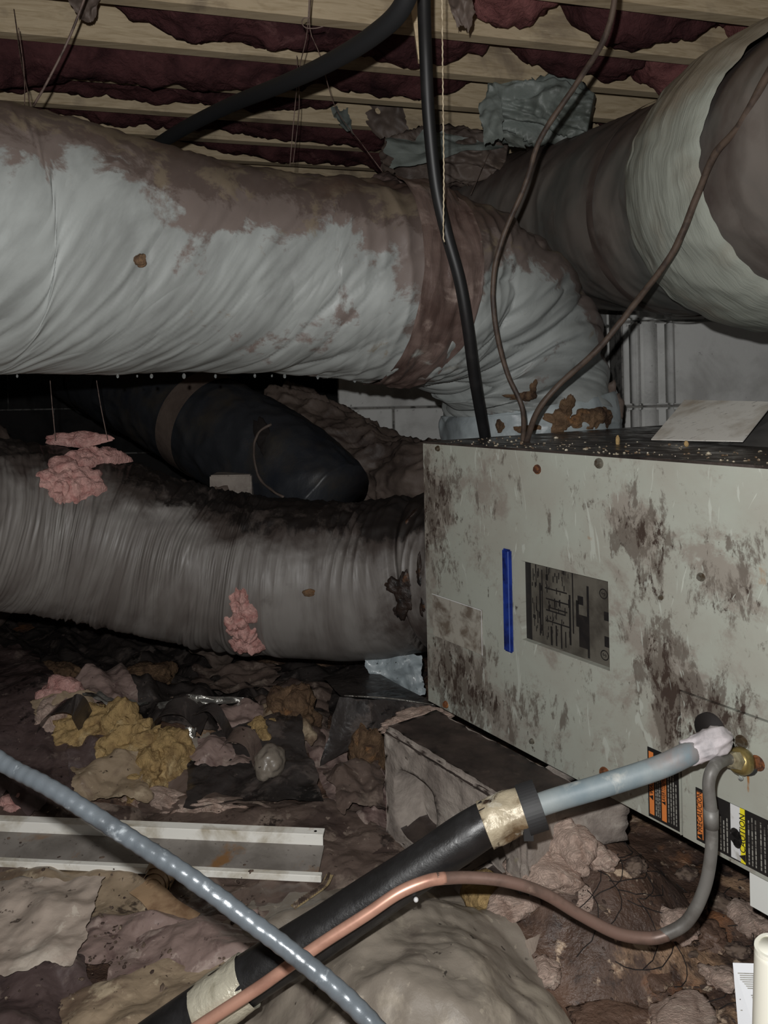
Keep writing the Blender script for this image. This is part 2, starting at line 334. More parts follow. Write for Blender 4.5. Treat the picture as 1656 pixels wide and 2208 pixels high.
# ceiling: joists and subfloor
ZJ = CAMZ+.90
a = Pz(0, 68, ZJ); b = Pz(828, 145, ZJ); JD = (b-a); JD.z = 0; JD.normalize(); JN = Vector((-JD.y, JD.x, 0))
offB = a.dot(JN)
def joff(px, py): return Pz(px, py, ZJ).dot(JN)-offB
SP = .235
bm = bmesh.new(); boxbm(bm, (-4, -3.0, ZJ+.205), (4, 4.5, ZJ+.225), lambda x, y, z: Vector((0, 0, z))+JD*x+JN*(y+offB))
ceil = meta(from_bm('ceiling', bm, M['subfloor'], org=Vector((0, 0, ZJ+.2))), kind='structure')
joists = {}
for k in range(-6, 14):
    o0 = k*SP*(1 if k < 1 else 1)
    bm = bmesh.new(); boxbm(bm, (-3.9, o0, ZJ), (3.9, o0+.038, ZJ+.2), lambda x, y, z: Vector((0, 0, z))+JD*x+JN*(y+offB))
    j = from_bm('joist', bm, M['wood'], ceil)
    joists[k] = o0

def batt(pts, k, label, matn='batt', seed=0, ext=0):
    """sagging insulation in the bay in front of joist k; pts = lower contour in photo px"""
    off = joists[k]+offB-SP*.5+.019
    def toT(px, py):
        r = ray(px, py); d = off/ (r.dot(JN)); p = CAM+r*d
        return (p.dot(JD), p.z)
    c = [toT(*p) for p in pts]; c.sort()
    n = max(24, int((c[-1][0]-c[0][0])/.012)); w = SP*.5-.019
    vs, fs = [], []; m = 26
    for i in range(n+1):
        t = c[0][0]+(c[-1][0]-c[0][0])*i/n
        q = 0
        while q < len(c)-2 and c[q+1][0] < t: q += 1
        u = (t-c[q][0])/max(1e-6, c[q+1][0]-c[q][0]); u = smooth01(0, 1, u)
        zb = c[q][1]+(c[q+1][1]-c[q][1])*u
        zt = ZJ+.203
        e = min(i, n-i)/n
        for j in range(m):
            th = math.pi*j/(m-1)
            cc = -math.cos(th); ss = math.sin(th)**.6
            lump = .022*fbm(t*9+seed, cc*2, seed, 3)+.012*fbm(t*26, cc*6, seed, 2)
            ww = w
            z = zt-(zt-zb+lump)*ss
            if z < ZJ: ww = w*1.12
            vs.append(Vector((0, 0, max(z, zb-.03)))+JD*(t+.015*fbm(cc*4, t*10, seed+5, 2))+JN*(off+cc*(w+.0)))
    for i in range(n):
        for j in range(m-1):
            a0 = i*m+j; fs.append((a0, a0+1, a0+m+1, a0+m))
    fs.append(tuple(range(m-1, -1, -1))); fs.append(tuple(n*m+j for j in range(m)))
    o = mk('insulation_batt', vs, fs, M[matn])
    return meta(o, label, 'insulation', 'pink insulation batts between the joists')
# bay numbers: joist -1 = A, 0 = B, 1 = C', 2 = C, 3 = D
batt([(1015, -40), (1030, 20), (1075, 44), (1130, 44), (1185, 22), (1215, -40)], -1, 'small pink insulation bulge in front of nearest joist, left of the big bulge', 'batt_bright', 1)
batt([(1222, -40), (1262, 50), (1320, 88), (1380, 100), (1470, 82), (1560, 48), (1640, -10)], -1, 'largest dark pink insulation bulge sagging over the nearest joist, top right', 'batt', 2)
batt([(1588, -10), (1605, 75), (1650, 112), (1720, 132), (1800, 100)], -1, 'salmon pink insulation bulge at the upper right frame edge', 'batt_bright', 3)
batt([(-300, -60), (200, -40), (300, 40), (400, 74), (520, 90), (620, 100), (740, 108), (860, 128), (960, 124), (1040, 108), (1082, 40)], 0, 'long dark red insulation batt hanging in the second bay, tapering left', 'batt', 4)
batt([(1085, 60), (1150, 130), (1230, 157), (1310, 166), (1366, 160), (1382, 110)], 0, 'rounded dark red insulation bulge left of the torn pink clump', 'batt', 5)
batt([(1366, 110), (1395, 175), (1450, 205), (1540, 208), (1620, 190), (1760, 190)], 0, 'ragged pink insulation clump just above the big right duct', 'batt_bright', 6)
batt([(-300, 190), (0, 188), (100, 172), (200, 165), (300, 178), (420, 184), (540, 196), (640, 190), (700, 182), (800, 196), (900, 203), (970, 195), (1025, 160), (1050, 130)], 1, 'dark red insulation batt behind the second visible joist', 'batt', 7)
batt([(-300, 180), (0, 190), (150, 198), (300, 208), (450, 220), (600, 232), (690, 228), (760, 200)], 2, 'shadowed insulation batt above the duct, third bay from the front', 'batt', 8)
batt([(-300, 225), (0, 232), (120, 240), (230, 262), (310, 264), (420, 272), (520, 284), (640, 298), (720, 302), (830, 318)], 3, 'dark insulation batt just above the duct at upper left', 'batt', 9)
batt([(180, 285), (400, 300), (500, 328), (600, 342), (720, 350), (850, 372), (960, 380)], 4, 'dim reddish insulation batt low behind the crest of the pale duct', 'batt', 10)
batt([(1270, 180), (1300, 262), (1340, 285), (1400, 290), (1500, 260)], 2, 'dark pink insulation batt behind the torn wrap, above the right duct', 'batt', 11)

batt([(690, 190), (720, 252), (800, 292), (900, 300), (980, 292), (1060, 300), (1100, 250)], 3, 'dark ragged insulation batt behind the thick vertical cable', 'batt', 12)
# walls of large concrete blocks
def block_wall(name, p0, p1, z0, z1, bl, bh, nrm, mt='wall'):
    p0 = Vector(p0); p1 = Vector(p1); D = (p1-p0); L = D.length; D.normalize(); nrm = Vector(nrm)
    bm = bmesh.new()
    boxbm(bm, (0, .012, z0), (L, .16, z1), lambda x, y, z: p0+D*x-nrm*y+Vector((0, 0, z)))
    w = meta(from_bm(name, bm, M['mortar'], org=p0.copy()), kind='structure')
    r = 0; z = z0; shared = {}
    while z < z1-.05:
        x = -(bl/2)*(r % 2)
        while x < L:
            xa = max(0, x)+.005; xb = min(L, x+bl)-.005
            if xb-xa > .05:
                zt = min(z1, z+bh)-.005; q = R.uniform(-.003, .003)
                key = (round(xb-xa, 3), round(zt-z, 3))
                if key not in shared:
                    bm = bmesh.new(); boxbm(bm, (0, 0, 0), (xb-xa, .02, zt-z-.005), lambda x_, y_, z_: D*x_-nrm*y_+Vector((0, 0, z_)))
                    bmesh.ops.recalc_face_normals(bm, faces=bm.faces)
                    bmesh.ops.bevel(bm, geom=bm.edges[:], offset=.004, segments=1, affect='EDGES')
                    me = bpy.data.meshes.new('block'); bm.to_mesh(me); bm.free(); me.materials.append(M[mt]); shared[key] = me
                o = bpy.data.objects.new('block', shared[key]); COL.objects.link(o); o.parent = w
                o.location = D*xa+nrm*q+Vector((0, 0, z+.005))
            x += bl
        z += bh; r += 1
    return w
ZT = ZJ+.2
zj1 = P(1500, 690, 2.78).z
z0 = zj1-.31*4+.0
block_wall('wall_back', (.875, 2.80, 0), (3.2, 2.80, 0), z0-.31, ZT, .62, .31, (0, -1, 0))
block_wall('wall_recess', (-.21, 3.45, 0), (.875, 3.45, 0), z0-.31, ZT, .5, .31, (0, -1, 0))
block_wall('wall_return', (.875, 2.97, 0), (.875, 3.44, 0), z0-.31, ZT, .62, .31, (-1, 0, 0))
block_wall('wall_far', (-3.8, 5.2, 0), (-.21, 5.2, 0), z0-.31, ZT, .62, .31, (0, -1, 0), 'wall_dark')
block_wall('wall_side', (-.21, 3.47, 0), (-.21, 5.2, 0), z0-.31, ZT, .62, .31, (-1, 0, 0))
block_wall('wall_right', (3.2, -1.0, 0), (3.2, 2.8, 0), z0-.31, ZT, .62, .31, (-1, 0, 0))
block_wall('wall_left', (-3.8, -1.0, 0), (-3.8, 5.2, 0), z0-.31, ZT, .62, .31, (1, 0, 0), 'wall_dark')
# pilaster rounded ribs on the right wall
pil = thing('wall_pilaster', 'ribbed pale concrete pilaster at the corner right of the duct elbow', 'pilaster', (.86, 2.77, 0))
for (pxa, pxb, dd) in ((1362, 1378, .05), (1382, 1418, .035), (1440, 1452, .05)):
    xa = P(pxa, 750, 2.76).x; xb = P(pxb, 750, 2.76).x
    for z in range(7):
        za = z0-.31+z*.31
        if za > ZT-.05: break
        bm = bmesh.new(); boxbm(bm, (xa, 2.79-dd, max(0, za)+.004), (xb, 2.80, min(ZT, za+.31)-.004))
        bmesh.ops.recalc_face_normals(bm, faces=bm.faces)
        bmesh.ops.bevel(bm, geom=bm.edges[:], offset=.008, segments=3, affect='EDGES')
        from_bm('rib', bm, M['wall'], pil, sm=True)

# ------------------------------------------------------------------ cabinet
ZTOP = CAMZ-.109; ZBOT = CAMZ-.659
TL = Pz(912, 952, ZTOP); TR = Pz(1656, 1005, ZTOP)
O = Vector((TL.x, TL.y, ZBOT)); EX = Vector((TR.x-TL.x, TR.y-TL.y, 0)).normalized(); NI = Vector((-EX.y, EX.x, 0))  # inward
if NI.y < 0: NI = -NI
HT = ZTOP-ZBOT
def B(s, q, t): return O+EX*s+NI*q+Vector((0, 0, t))
def Fc(px, py, q=0):
    r = ray(px, py); d = (O+NI*q-CAM).dot(NI)/r.dot(NI); p = CAM+r*d
    return ((p-O).dot(EX), p.z-ZBOT)
def facedepth(px, py): return (O-CAM).dot(NI)/ray(px, py).dot(NI)

def zones(l): return [(*Fc(px, py), rs, rt, am) for px, py, rs, rt, am in l]
ZL = zones([(930, 1130, .10, .22, .12), (985, 1470, .20, .16, .15), (960, 1060, .14, .10, .08), (1130, 1560, .14, .09, .07), (1400, 1200, .08, .14, .11), (1420, 1420, .09, .10, .12), (1440, 1540, .05, .10, .15), (1540, 1540, .10, .08, .17), (1590, 1240, .10, .12, .08), (1350, 1130, .12, .06, .08),
  (1130, 1200, .16, .12, -.10), (1600, 1050, .2, .07, -.10), (1620, 1720, .12, .06, -.12), (1130, 1390, .10, .06, -.05), (1180, 1040, .12, .05, -.04), (1300, 1560, .10, .10, -.02)])
ZR = zones([(1614, 1680, .006, .05, .3), (1634, 1648, .016, .02, .24), (1432, 1745, .02, .02, .26), (1148, 1015, .02, .02, .1), (1305, 1668, .016, .016, .3), (1605, 1640, .025, .025, .15), (962, 1519, .02, .015, .2)])
ZH = zones([(1541, 1585, .045, .040, .28), (1500, 1560, .09, .05, .13)])
M['cab'] = mat('painted_cabinet_steel', (158, 161, 151), [
    ((152, 151, 141), 6, .4, .62),
    ((134, 126, 117), 7, .52, .61, {'det': 12, 'ro': .72, 'gx': ZL, 'amt': .85}),
    ((96, 88, 80), 22, .56, .63, {'det': 10, 'ro': .75, 'st': (1.5, .7, 1), 'gx': ZL, 'amt': .85}),
    ((62, 51, 45), 40, .63, .69, {'det': 10, 'ro': .75, 'st': (1.5, .6, 1), 'gx': ZL}),
    ((180, 184, 175), 13, .64, .67, {'st': (2.2, .45, 1), 'rot': (0, 0, .12), 'det': 3, 'dist': 1.8, 'amt': .6}),
    ((186, 190, 180), 24, .70, .72, {'st': (2.4, .3, 1), 'rot': (0, 0, -.3), 'det': 2, 'dist': 1.6, 'amt': .6}),
    ((112, 102, 92), 55, .60, .70, {'det': 8, 'ro': .75, 'amt': .6}),
    ((48, 38, 33), 30, .70, .78, {'det': 10, 'ro': .75, 'gx': ZH}),
    ((142, 100, 58), 16, .70, .80, {'det': 6, 'gx': ZR}),
    ], .5, [(60, .15, .001), (9, .12, .004)], coord='UV', rrough=(18, .38, .7), spec=.4)
cab = thing('air_handler', 'long dirty grey-green metal air handler cabinet standing on a concrete block', 'air handler', O+EX*.6+NI*.4)
def polyface(bm, pts, q):
    return [bm.verts.new(B(s, q, t)) for s, t in pts]
def plate_obj(name, s0, t0, s1, t1, q0, q1, m, parent=cab, bev=.0015, hole=None, lbl=None, extra=None):
    """panel with optional rectangular or round hole, uv = (s,t)"""
    bm = bmesh.new()
    if hole is None: boxbm(bm, (s0, q0, t0), (s1, q1, t1), B)
    elif len(hole) == 4:
        a0, b0, a1, b1 = hole
        out = [(s0, t0), (s1, t0), (s1, t1), (s0, t1)]; inn = [(a0, b0), (a1, b0), (a1, b1), (a0, b1)]
        fo, fi = polyface(bm, out, q0), polyface(bm, inn, q0); bo, bi = polyface(bm, out, q1), polyface(bm, inn, q1)
        for i in range(4):
            j = (i+1) % 4
            bm.faces.new((fo[i], fo[j], fi[j], fi[i])); bm.faces.new((bo[j], bo[i], bi[i], bi[j]))
            bm.faces.new((fi[i], fi[j], bi[j], bi[i])); bm.faces.new((fo[j], fo[i], bo[i], bo[j]))
    else:
        cs, ct, r = hole; n = 32; out, inn = [], []
        for i in range(n):
            th = 2*math.pi*i/n; c, s_ = math.cos(th), math.sin(th)
            inn.append((cs+r*c*(1+.06*nz(th*3, 1)), ct+r*s_*(1+.06*nz(th*3, 2))))
            k = min((s1-cs)/c if c > 1e-6 else 1e9, (s0-cs)/c if c < -1e-6 else 1e9, (t1-ct)/s_ if s_ > 1e-6 else 1e9, (t0-ct)/s_ if s_ < -1e-6 else 1e9)
            out.append((cs+k*c, ct+k*s_))
        cor = [(s0, t0), (s1, t0), (s1, t1), (s0, t1)]
        for c in cor:
            bi_ = min(range(n), key=lambda i: math.dist(out[i], c)); out[bi_] = c
        fo, fi = polyface(bm, out, q0), polyface(bm, inn, q0); bo, bi = polyface(bm, out, q1), polyface(bm, inn, q1)
        for i in range(n):
            j = (i+1) % n
            bm.faces.new((fo[i], fo[j], fi[j], fi[i])); bm.faces.new((fi[i], fi[j], bi[j], bi[i])); bm.faces.new((bo[j], bo[i], bi[i], bi[j])); bm.faces.new((fo[j], fo[i], bo[i], bo[j]))
    if extra: boxbm(bm, (extra[0], q0, extra[1]), (extra[2], q1, extra[3]), B)
    bmesh.ops.recalc_face_normals(bm, faces=bm.faces)
    if bev and hole is None: bmesh.ops.bevel(bm, geom=bm.edges[:], offset=bev, segments=2, affect='EDGES')
    ul = bm.loops.layers.uv.new('UVMap')
    for f in bm.faces:
        for l in f.loops:
            w = l.vert.co-O; l[ul].uv = (w.dot(EX), w.z)
    o = from_bm(name, bm, m, parent)
    if lbl: o['label'] = lbl
    return o
sA, tA = Fc(1466, 1488); SEND = 1.35
w0 = Fc(1122, 1211); w1 = Fc(1315, 1441)
wt = (Fc(1122, 1211)[1]+Fc(1311, 1251)[1])/2; wb = (Fc(1127, 1384)[1]+Fc(1315, 1441)[1])/2
# body and top
bm = bmesh.new(); boxbm(bm, (.012, .02, .004), (SEND, .89, HT-.004), B); from_bm('body', bm, M['cabdark'], cab)
bm = bmesh.new(); boxbm(bm, (0, .001, HT-.004), (SEND+.0, .9, HT), B); from_bm('top_panel', bm, M['cabtop'], cab)
plate_obj('end_panel', 0, .0, .012, HT-.005, .012, .9, M['cab'])
plate_obj('front_panel', 0, 0, sA-.0015, HT-.004, 0, .012, M['cab'], hole=(w0[0], wb, w1[0], wt), extra=(sA-.0015, tA+.001, SEND, HT-.004))
hs, ht = Fc(1541, 1592)
plate_obj('access_panel', sA+.001, 0, SEND, tA-.0015, -.001, .012, M['cab'], hole=(hs+.006, ht-.004, .024))
plate_obj('folded_seam', sA-.004, 0, sA-.0015, tA, -.0025, 0, M['cab'])
# end flange seen at the left edge
for q in (.03, .055):
    bm = bmesh.new(); boxbm(bm, (-.018, q, HT-.13), (-.0, q+.004, HT-.005), B); from_bm('end_flange', bm, M['galv'], cab)
# rating plate behind the window
pm = plate_obj('rating_plate', w0[0]-.02, wb-.02, w1[0]+.02, wt+.02, .0125, .0135, M['plate'], bev=0)
def deco(name, rects, m, parent, q0, q1=None):
    bm = bmesh.new()
    for (a0, b0, a1, b1) in rects: boxbm(bm, (a0, q0, b0), (a1, q0+.0004 if q1 is None else q1, b1), B)
    return from_bm(name, bm, m, parent)
ww, wh = w1[0]-w0[0], wt-wb
def wr_(a0, b0, a1, b1): return (w0[0]+ww*a0, wb+wh*b0, w0[0]+ww*a1, wb+wh*b1)
rects = [wr_(0, 0, .07, .97)]  # black strip paints the shadow along the window's left edge
for (x, y0, y1, th) in ((.13, .7, .97, .008), (.17, .12, .75, .02), (.2, .1, .92, .012), (.56, .25, .97, .012), (.60, .35, .66, .03), (.72, .02, .86, .022), (.52, .1, .7, .02), (.3, .02, .25, .02), (.36, .03, .28, .015), (.42, .02, .3, .015), (.47, .05, .24, .012), (.96, .05, .8, .035)): rects.append(wr_(x, y0, x+th, y1))
for (y, x0_, x1_) in ((.70, .24, .50), (.57, .25, .52), (.47, .29, .5), (.43, .25, .48), (.30, .25, .52)): rects.append(wr_(x0_, y, x1_, y+.016))
rects += [wr_(.9, .52, .98, .62), wr_(.9, .22, .98, .34), wr_(.63, .12, .72, .5), wr_(.62, .62, .68, .72)]
deco('form_and_edge_shadow', rects, M['ink'], pm, .0120)
rr = []
for i in range(60):
    x = R.uniform(.24, .52); y = R.uniform(.05, .95); rr.append(wr_(x, y, x+R.uniform(.006, .012), y+R.uniform(.03, .1)))
for i in range(24):
    x = R.uniform(.08, .2); y = R.uniform(.05, .9); rr.append(wr_(x, y, x+R.uniform(.006, .012), y+R.uniform(.03, .16)))
deco('small_print', rr, M['ink'], pm, .0121)
def textobj(s, size, sc, tc, m, parent, q=-.001, rot=90, name='lettering', ex=.0002, sx=1.0):
    cu = bpy.data.curves.new('t', 'FONT'); cu.body = s; cu.size = size; cu.align_x = 'CENTER'; cu.align_y = 'CENTER'; cu.extrude = ex
    cu.resolution_u = 2
    to = bpy.data.objects.new('t', cu); COL.objects.link(to); bpy.context.view_layer.update()
    me = bpy.data.meshes.new_from_object(to.evaluated_get(bpy.context.evaluated_depsgraph_get()))
    bpy.data.objects.remove(to)
    a = math.radians(rot)
    for v in me.vertices:
        x, y, z = v.co.x*sx, v.co.y, v.co.z
        v.co = B(sc+x*math.cos(a)-y*math.sin(a), q-z, tc+x*math.sin(a)+y*math.cos(a))
    me.update(); me.materials.clear()
    return place(me, name, m, parent)
def ring(bm, s, t, r, wd, q, n=28, asp=1.0):
    vi = []
    for rr_ in (r, r-wd):
        vi.append([bm.verts.new(B(s+rr_*math.cos(2*math.pi*i/n)*asp, q, t+rr_*math.sin(2*math.pi*i/n))) for i in range(n)])
    for i in range(n): bm.faces.new((vi[0][i], vi[0][(i+1) % n], vi[1][(i+1) % n], vi[1][i]))
for yy in (.82, .12):
    s_, t_ = w0[0]+ww*.90, wb+wh*yy
    bm = bmesh.new(); ring(bm, s_, t_, .0085, .0018, .0118); from_bm('approval_mark', bm, M['ink'], pm)
    textobj('S', .011, s_, t_, M['ink'], pm, q=.0119, rot=70, name='approval_letter')
# blue badge
b0 = Fc(1087, 1181); b1 = Fc(1110, 1405)
bt = (Fc(1087, 1181)[1]); bb = Fc(1100, 1404)[1]
bd = plate_obj('blue_badge', b0[0], bb, b1[0], bt, -.008, 0, M['blue'], bev=.003, lbl='narrow vertical blue nameplate strip')
plate_obj('badge_face', b0[0]+.004, bb+.004, b1[0]-.007, bt-.004, -.009, -.0078, M['blue'], parent=bd, bev=.0008)
# pouch
q0_ = Fc(934, 1277); q1_ = Fc(1043, 1413)
plate_obj('document_pouch', q0_[0], q1_[1], q1_[0], Fc(934, 1277)[1]-.002, -.003, 0, M['pouch'], bev=.001, lbl='blank clear plastic pouch stuck on the panel')
pa_, pb_, pc_, pd_ = q0_[0], q1_[1], q1_[0], q0_[1]-.002
deco('pouch_edge', [(pa_, pd_-.0015, pc_, pd_)], M['lab_wh'], [o for o in cab.children if o.name.startswith('document_pouch')][0], -.0034)
deco('pouch_edge', [(pc_-.0015, pb_, pc_, pd_)], M['lab_wh'], [o for o in cab.children if o.name.startswith('document_pouch')][0], -.0034)
deco('bright_edge', [(b1[0]-.005, bb+.003, b1[0]-.003, bt-.003)], mat('light_blue_edge', (84, 104, 170), (), .3), bd, -.0086)
# warning labels
def warn(s0, t0, s1, t1, kind):
    q = -.0018
    lb = plate_obj('warning_label', s0, t0, s1, t1, q, 0, M['ink'], bev=.0003)
    w, h = s1-s0, t1-t0
    rs = []
    if kind == 1:
        deco('orange_band', [(s0+.05*w, t0+.05*h, s0+.2*w, t1-.05*h)], M['lab_or'], lb, q-.0004)
        deco('orange_band', [(s0+.45*w, t0+.04*h, s0+.6*w, t1-.04*h)], M['lab_or'], lb, q-.0004)
        textobj('\u25b2WARNING', w*.17, s0+.125*w, t0+.5*h, M['ink'], lb, q=q-.0006, sx=.95)
        textobj('\u25b2AVERTISSEMENT', w*.17, s0+.525*w, t0+.5*h, M['ink'], lb, q=q-.0006, sx=.62)
        cols = ((.24, .42), (.64, .96))
    else:
        deco('orange_band', [(s0+.02*w, t0+.06*h, s0+.10*w, t1-.06*h)], M['lab_or'], lb, q-.0004)
        textobj('\u25b2PRECAUCION', .011, s0+.06*w, t0+.5*h, M['ink'], lb, q=q-.0006, sx=.85)
        deco('white_band', [(s0+.475*w, t0+.03*h, s0+.60*w, t1-.0*h)], M['lab_wh'], lb, q-.0004)
        deco('yellow_band', [(s0+.60*w, t0+.02*h, s0+.66*w, t1-.0*h)], M['lab_ye'], lb, q-.0005)
        textobj('\u25b2CAUTION', .0118, s0+.63*w, t0+.48*h, M['ink'], lb, q=q-.0008, sx=1.0)
        bm = bmesh.new()
        for (a_, b_, r_) in ((.535, .50, .007), (.545, .40, .009), (.56, .48, .006), (.555, .32, .006)):
            cylbm(bm, B(s0+a_*w, q-.0009, t0+b_*h), NI, r_, r_, .0004, 10)
        from_bm('hazard_pictogram', bm, M['ink'], lb)
        cols = ((.125, .20), (.28, .455), (.69, .82), (.84, .98))
    for a_, b_ in cols:
        n = max(3, int((b_-a_)*w/.0042))
        for i in range(n):
            x = s0+w*(a_+(b_-a_)*(i+.2)/n); y = t0+.06*h; top = t0+h*R.uniform(.55, .93)
            while y < top:
                l = R.uniform(.003, .009); rs.append((x, y, x+.0016, min(top, y+l))); y += l+.0014
    deco('fine_print', rs, M['inkgrey'], lb, q-.0004)['kind'] = 'stuff'
l0 = Fc(1397, 1609); l0b = Fc(1400, 1716); l1 = Fc(1472, 1755)
warn(l0[0], .004, sA-.004, l0[1], 1)
m0 = Fc(1501, 1696); m1 = Fc(1650, 1850)
warn(m0[0], .006, m1[0]+.012, m0[1], 2)
# screws
for (px, py, m, r) in ((945, 967, 'screw', .005), (1292, 999, 'screw', .007), (1159, 1012, 'rust', .007), (1305, 1669, 'rust', .009), (1600, 1599, 'screw', .0075), (1634, 1645, 'rust', .0085), (962, 1519, 'rust', .006), (1512, 1244, 'screw', .005), (1148, 1598, 'screw', .004), (1426, 1288, 'screw', .003)):
    s_, t_ = Fc(px, py)
    bm = bmesh.new(); cylbm(bm, B(s_, .0, t_), -NI, r*1.25, r*1.2, .002, 16); cylbm(bm, B(s_, -.002, t_), -NI, r, r*.85, .004, 6)
    from_bm('screw', bm, M[m], cab)
# support rail under right part
s0, t0 = Fc(1604, 1815)
bm = bmesh.new(); boxbm(bm, (s0, .012, -.055), (SEND, .05, 0), B); from_bm('base_rail', bm, mat('white_rail_stained', (216, 218, 214), [((34, 28, 26), 16, .56, .64, {'det': 4})], .4), cab)['label'] = 'white metal base rail with black stain'
for s_ in (1.22,):
    bm = bmesh.new(); boxbm(bm, (s_-.2, .1, -.22), (s_+.1, .5, -.001), B); meta(from_bm('support_block', bm, M['concrete'], None), 'hidden grey block carrying the right end of the cabinet', 'block')
# fitting, hole collar
n_out = -NI
# ------------------------------------------------------------------ upper pale duct
UD = thing('insulated_duct', 'largest pale grey insulated flexible duct crossing the picture and bending down behind the cabinet', 'duct', P(828, 850, 1.8))
upper = [(-420, 470, 1.12, .235), (-150, 505, 1.27, .235), (0, 520, 1.37, .238), (250, 552, 1.52, .235), (450, 578, 1.64, .228), (640, 592, 1.74, .228), (830, 606, 1.83, .240), (960, 636, 1.95, .245), (1060, 690, 2.06, .250), (1112, 775, 2.12, .242), (1138, 870, 2.15, .232), (1145, 960, 2.15, .228), (1145, 1010, 2.15, .225)]
UW = pxpath(upper)
_c, UL = crom(UW, 200)
def sAt(px, tab=_c, L=UL):
    best = min(range(len(tab)), key=lambda i: abs(CX+F*tab[i][0]/tab[i][1]-px)); return L*best/(len(tab)-1)
S830, S960, S450 = sAt(845), sAt(960), sAt(450)
def udisp(s, th, p):
    tb = (th+math.pi/2) % (2*math.pi)
    el = smooth01(S960-.30, S960+.02, s)
    d = .006*fbm(s*5, math.cos(th)*1.5, math.sin(th)*1.5, 3)
    a0 = s+.17*tb+.03*nz(s*4, th*1.3, 2)
    for k, (fr, am) in enumerate(((4.6, .032), (11, .014), (34, .0034))):
        v = nz(a0*fr, tb*.55+k*3, k*7.3)
        w = .09+.46*smooth01(S450-.35, S450+.25, s)+.6*el if k < 2 else .6+.5*el
        sh = (min(1, abs(v)*2.6)**.55-.75) if k < 2 else (1-abs(v)*3.4)
        d += am*sh*w*(.75+.7*nz(s*3, tb*1.2, k+9))
    d += -.012*math.exp(-((s-S830)/.03)**2)
    d += .005*(1-abs(nz(s*26, th*.8, 5))*3)*math.exp(-((s-S830)/.16)**2)
    e0 = smooth01(UL-.42, UL-.30, s)
    d -= .022*e0*math.exp(-((s-(UL-.27))/.022)**2)
    return d
def udirt(s, th, dr, p):
    v = smooth01(-.15, .8, dr.z)*1.0
    v += .4*math.exp(-((s-S830)/.10)**2)*(.6+.4*smooth01(-.9, .2, dr.z))
    v *= 1-.45*smooth01(S960-.1, S960+.15, s)
    v -= .35*smooth01(.35, .0, abs(s-sAt(0)))*(1-smooth01(.5, .9, dr.z))
    return v+.0
tube('duct_jacket', UW, 620, 220, M['duct_upper'], UD, udisp, udirt)
# tape band over the seam
seg = [p for p in _c if S830-.055 < UL*_c.index(p)/(len(_c)-1) < S830+.062]
seg = [tuple(q[:3])+(q[3]+.009,) for q in seg]
def tdisp(s, th, p):
    edge = .0
    return -.006*math.exp(-((s-.05)/.03)**2)+.006*ridge(s*22+math.sin(th)*2, th*1.3, 2, 2)-.004+.004*nz(s*60, th*4, 3)
tube('tape_band', seg, 60, 200, M['tape_band'], UD, tdisp, None, caps=False)['label'] = 'brown stained tape band wrapped around the jacket'
# loose torn lip under the band
def surf_patch(name, c, nrm, rad, m, parent, seed, th=.012, stretch=(1, 1), n=64, ragged=.5, rot=0, curve=0):
    """ragged lumpy patch lying on a surface: centre c, outward normal nrm"""
    nrm = Vector(nrm).normalized(); a = Vector((0, 0, 1))-nrm*nrm.z
    if a.length < .1: a = Vector((0, 1, 0))
    a.normalize(); b = nrm.cross(a)
    a, b = a*math.cos(rot)+b*math.sin(rot), b*math.cos(rot)-a*math.sin(rot)
    vs, fs = [], []; K = 14
    vs.append(c+nrm*(th+.2*th*nz(seed, 1)))
    for k in range(1, K+1):
        for i in range(n):
            t = 2*math.pi*i/n; rg = rad*(1+ragged*.62*fbm(math.cos(t)*1.2+seed, math.sin(t)*1.2, seed, 2)+ragged*.14*nz(math.cos(t)*7+seed, math.sin(t)*7, seed))
            rr_ = rg*k/K; x, y = rr_*math.cos(t)*stretch[0], rr_*math.sin(t)*stretch[1]
            h = th*(1-(k/K)**4)+th*.7*fbm(x*40, y*40, seed, 3)*(1-(k/K)**6)-(.006 if k == K else 0)
            if curve: h -= (x*x*0+y*y)/(2*curve)
            vs.append(c+b*x+a*y*1.0+nrm*h if not curve else c+a*x+b*y+nrm*h)
    for i in range(n): fs.append((0, 1+i, 1+(i+1) % n))
    for k in range(K-1):
        for i in range(n):
            p0 = 1+k*n+i; p1 = 1+k*n+(i+1) % n; fs.append((p0, p0+n, p1+n, p1))
    return mk(name, vs, fs, M[m] if isinstance(m, str) else m, parent)
def onduct(px, py, tab, extra=0):
    """first hit of the pixel ray with a tube given by sampled centre line"""
    r = ray(px, py); d = .6
    while d < 4:
        p = CAM+r*d
        for c in tab[::3]:
            if (p-Vector(c[:3])).length < c[3]+extra: 
                nrm = (p-Vector(c[:3])).normalized()
                return p, nrm
        d += .006
    return CAM+r*2.0, Vector((0, -1, 0))
for (px, py, rd, sx, sy, sd) in ((1222, 878, .016, 1, 1.6, 1), (1205, 912, .028, 1.2, .9, 2), (1265, 908, .030, 1.5, .8, 3), (1300, 900, .02, 1.2, 1, 4), (1078, 922, .012, .8, 1.2, 5), (1150, 926, .018, 1.8, .5, 6), (1125, 855, .020, 1.7, .5, 7), (1150, 840, .012, .7, 1.5, 8)):
    p, nn = onduct(px, py, _c, .022 if py > 868 else .006)
    surf_patch('torn_insulation', p, nn, rd*1.25, 'fg_brown', UD, sd*3.1, .010, (sx, sy), ragged=.9)
p, nn = onduct(304, 563, _c, .002); surf_patch('brown_stain_scab', p, nn, .012, 'fg_brown', UD, 44, .002, ragged=.7)
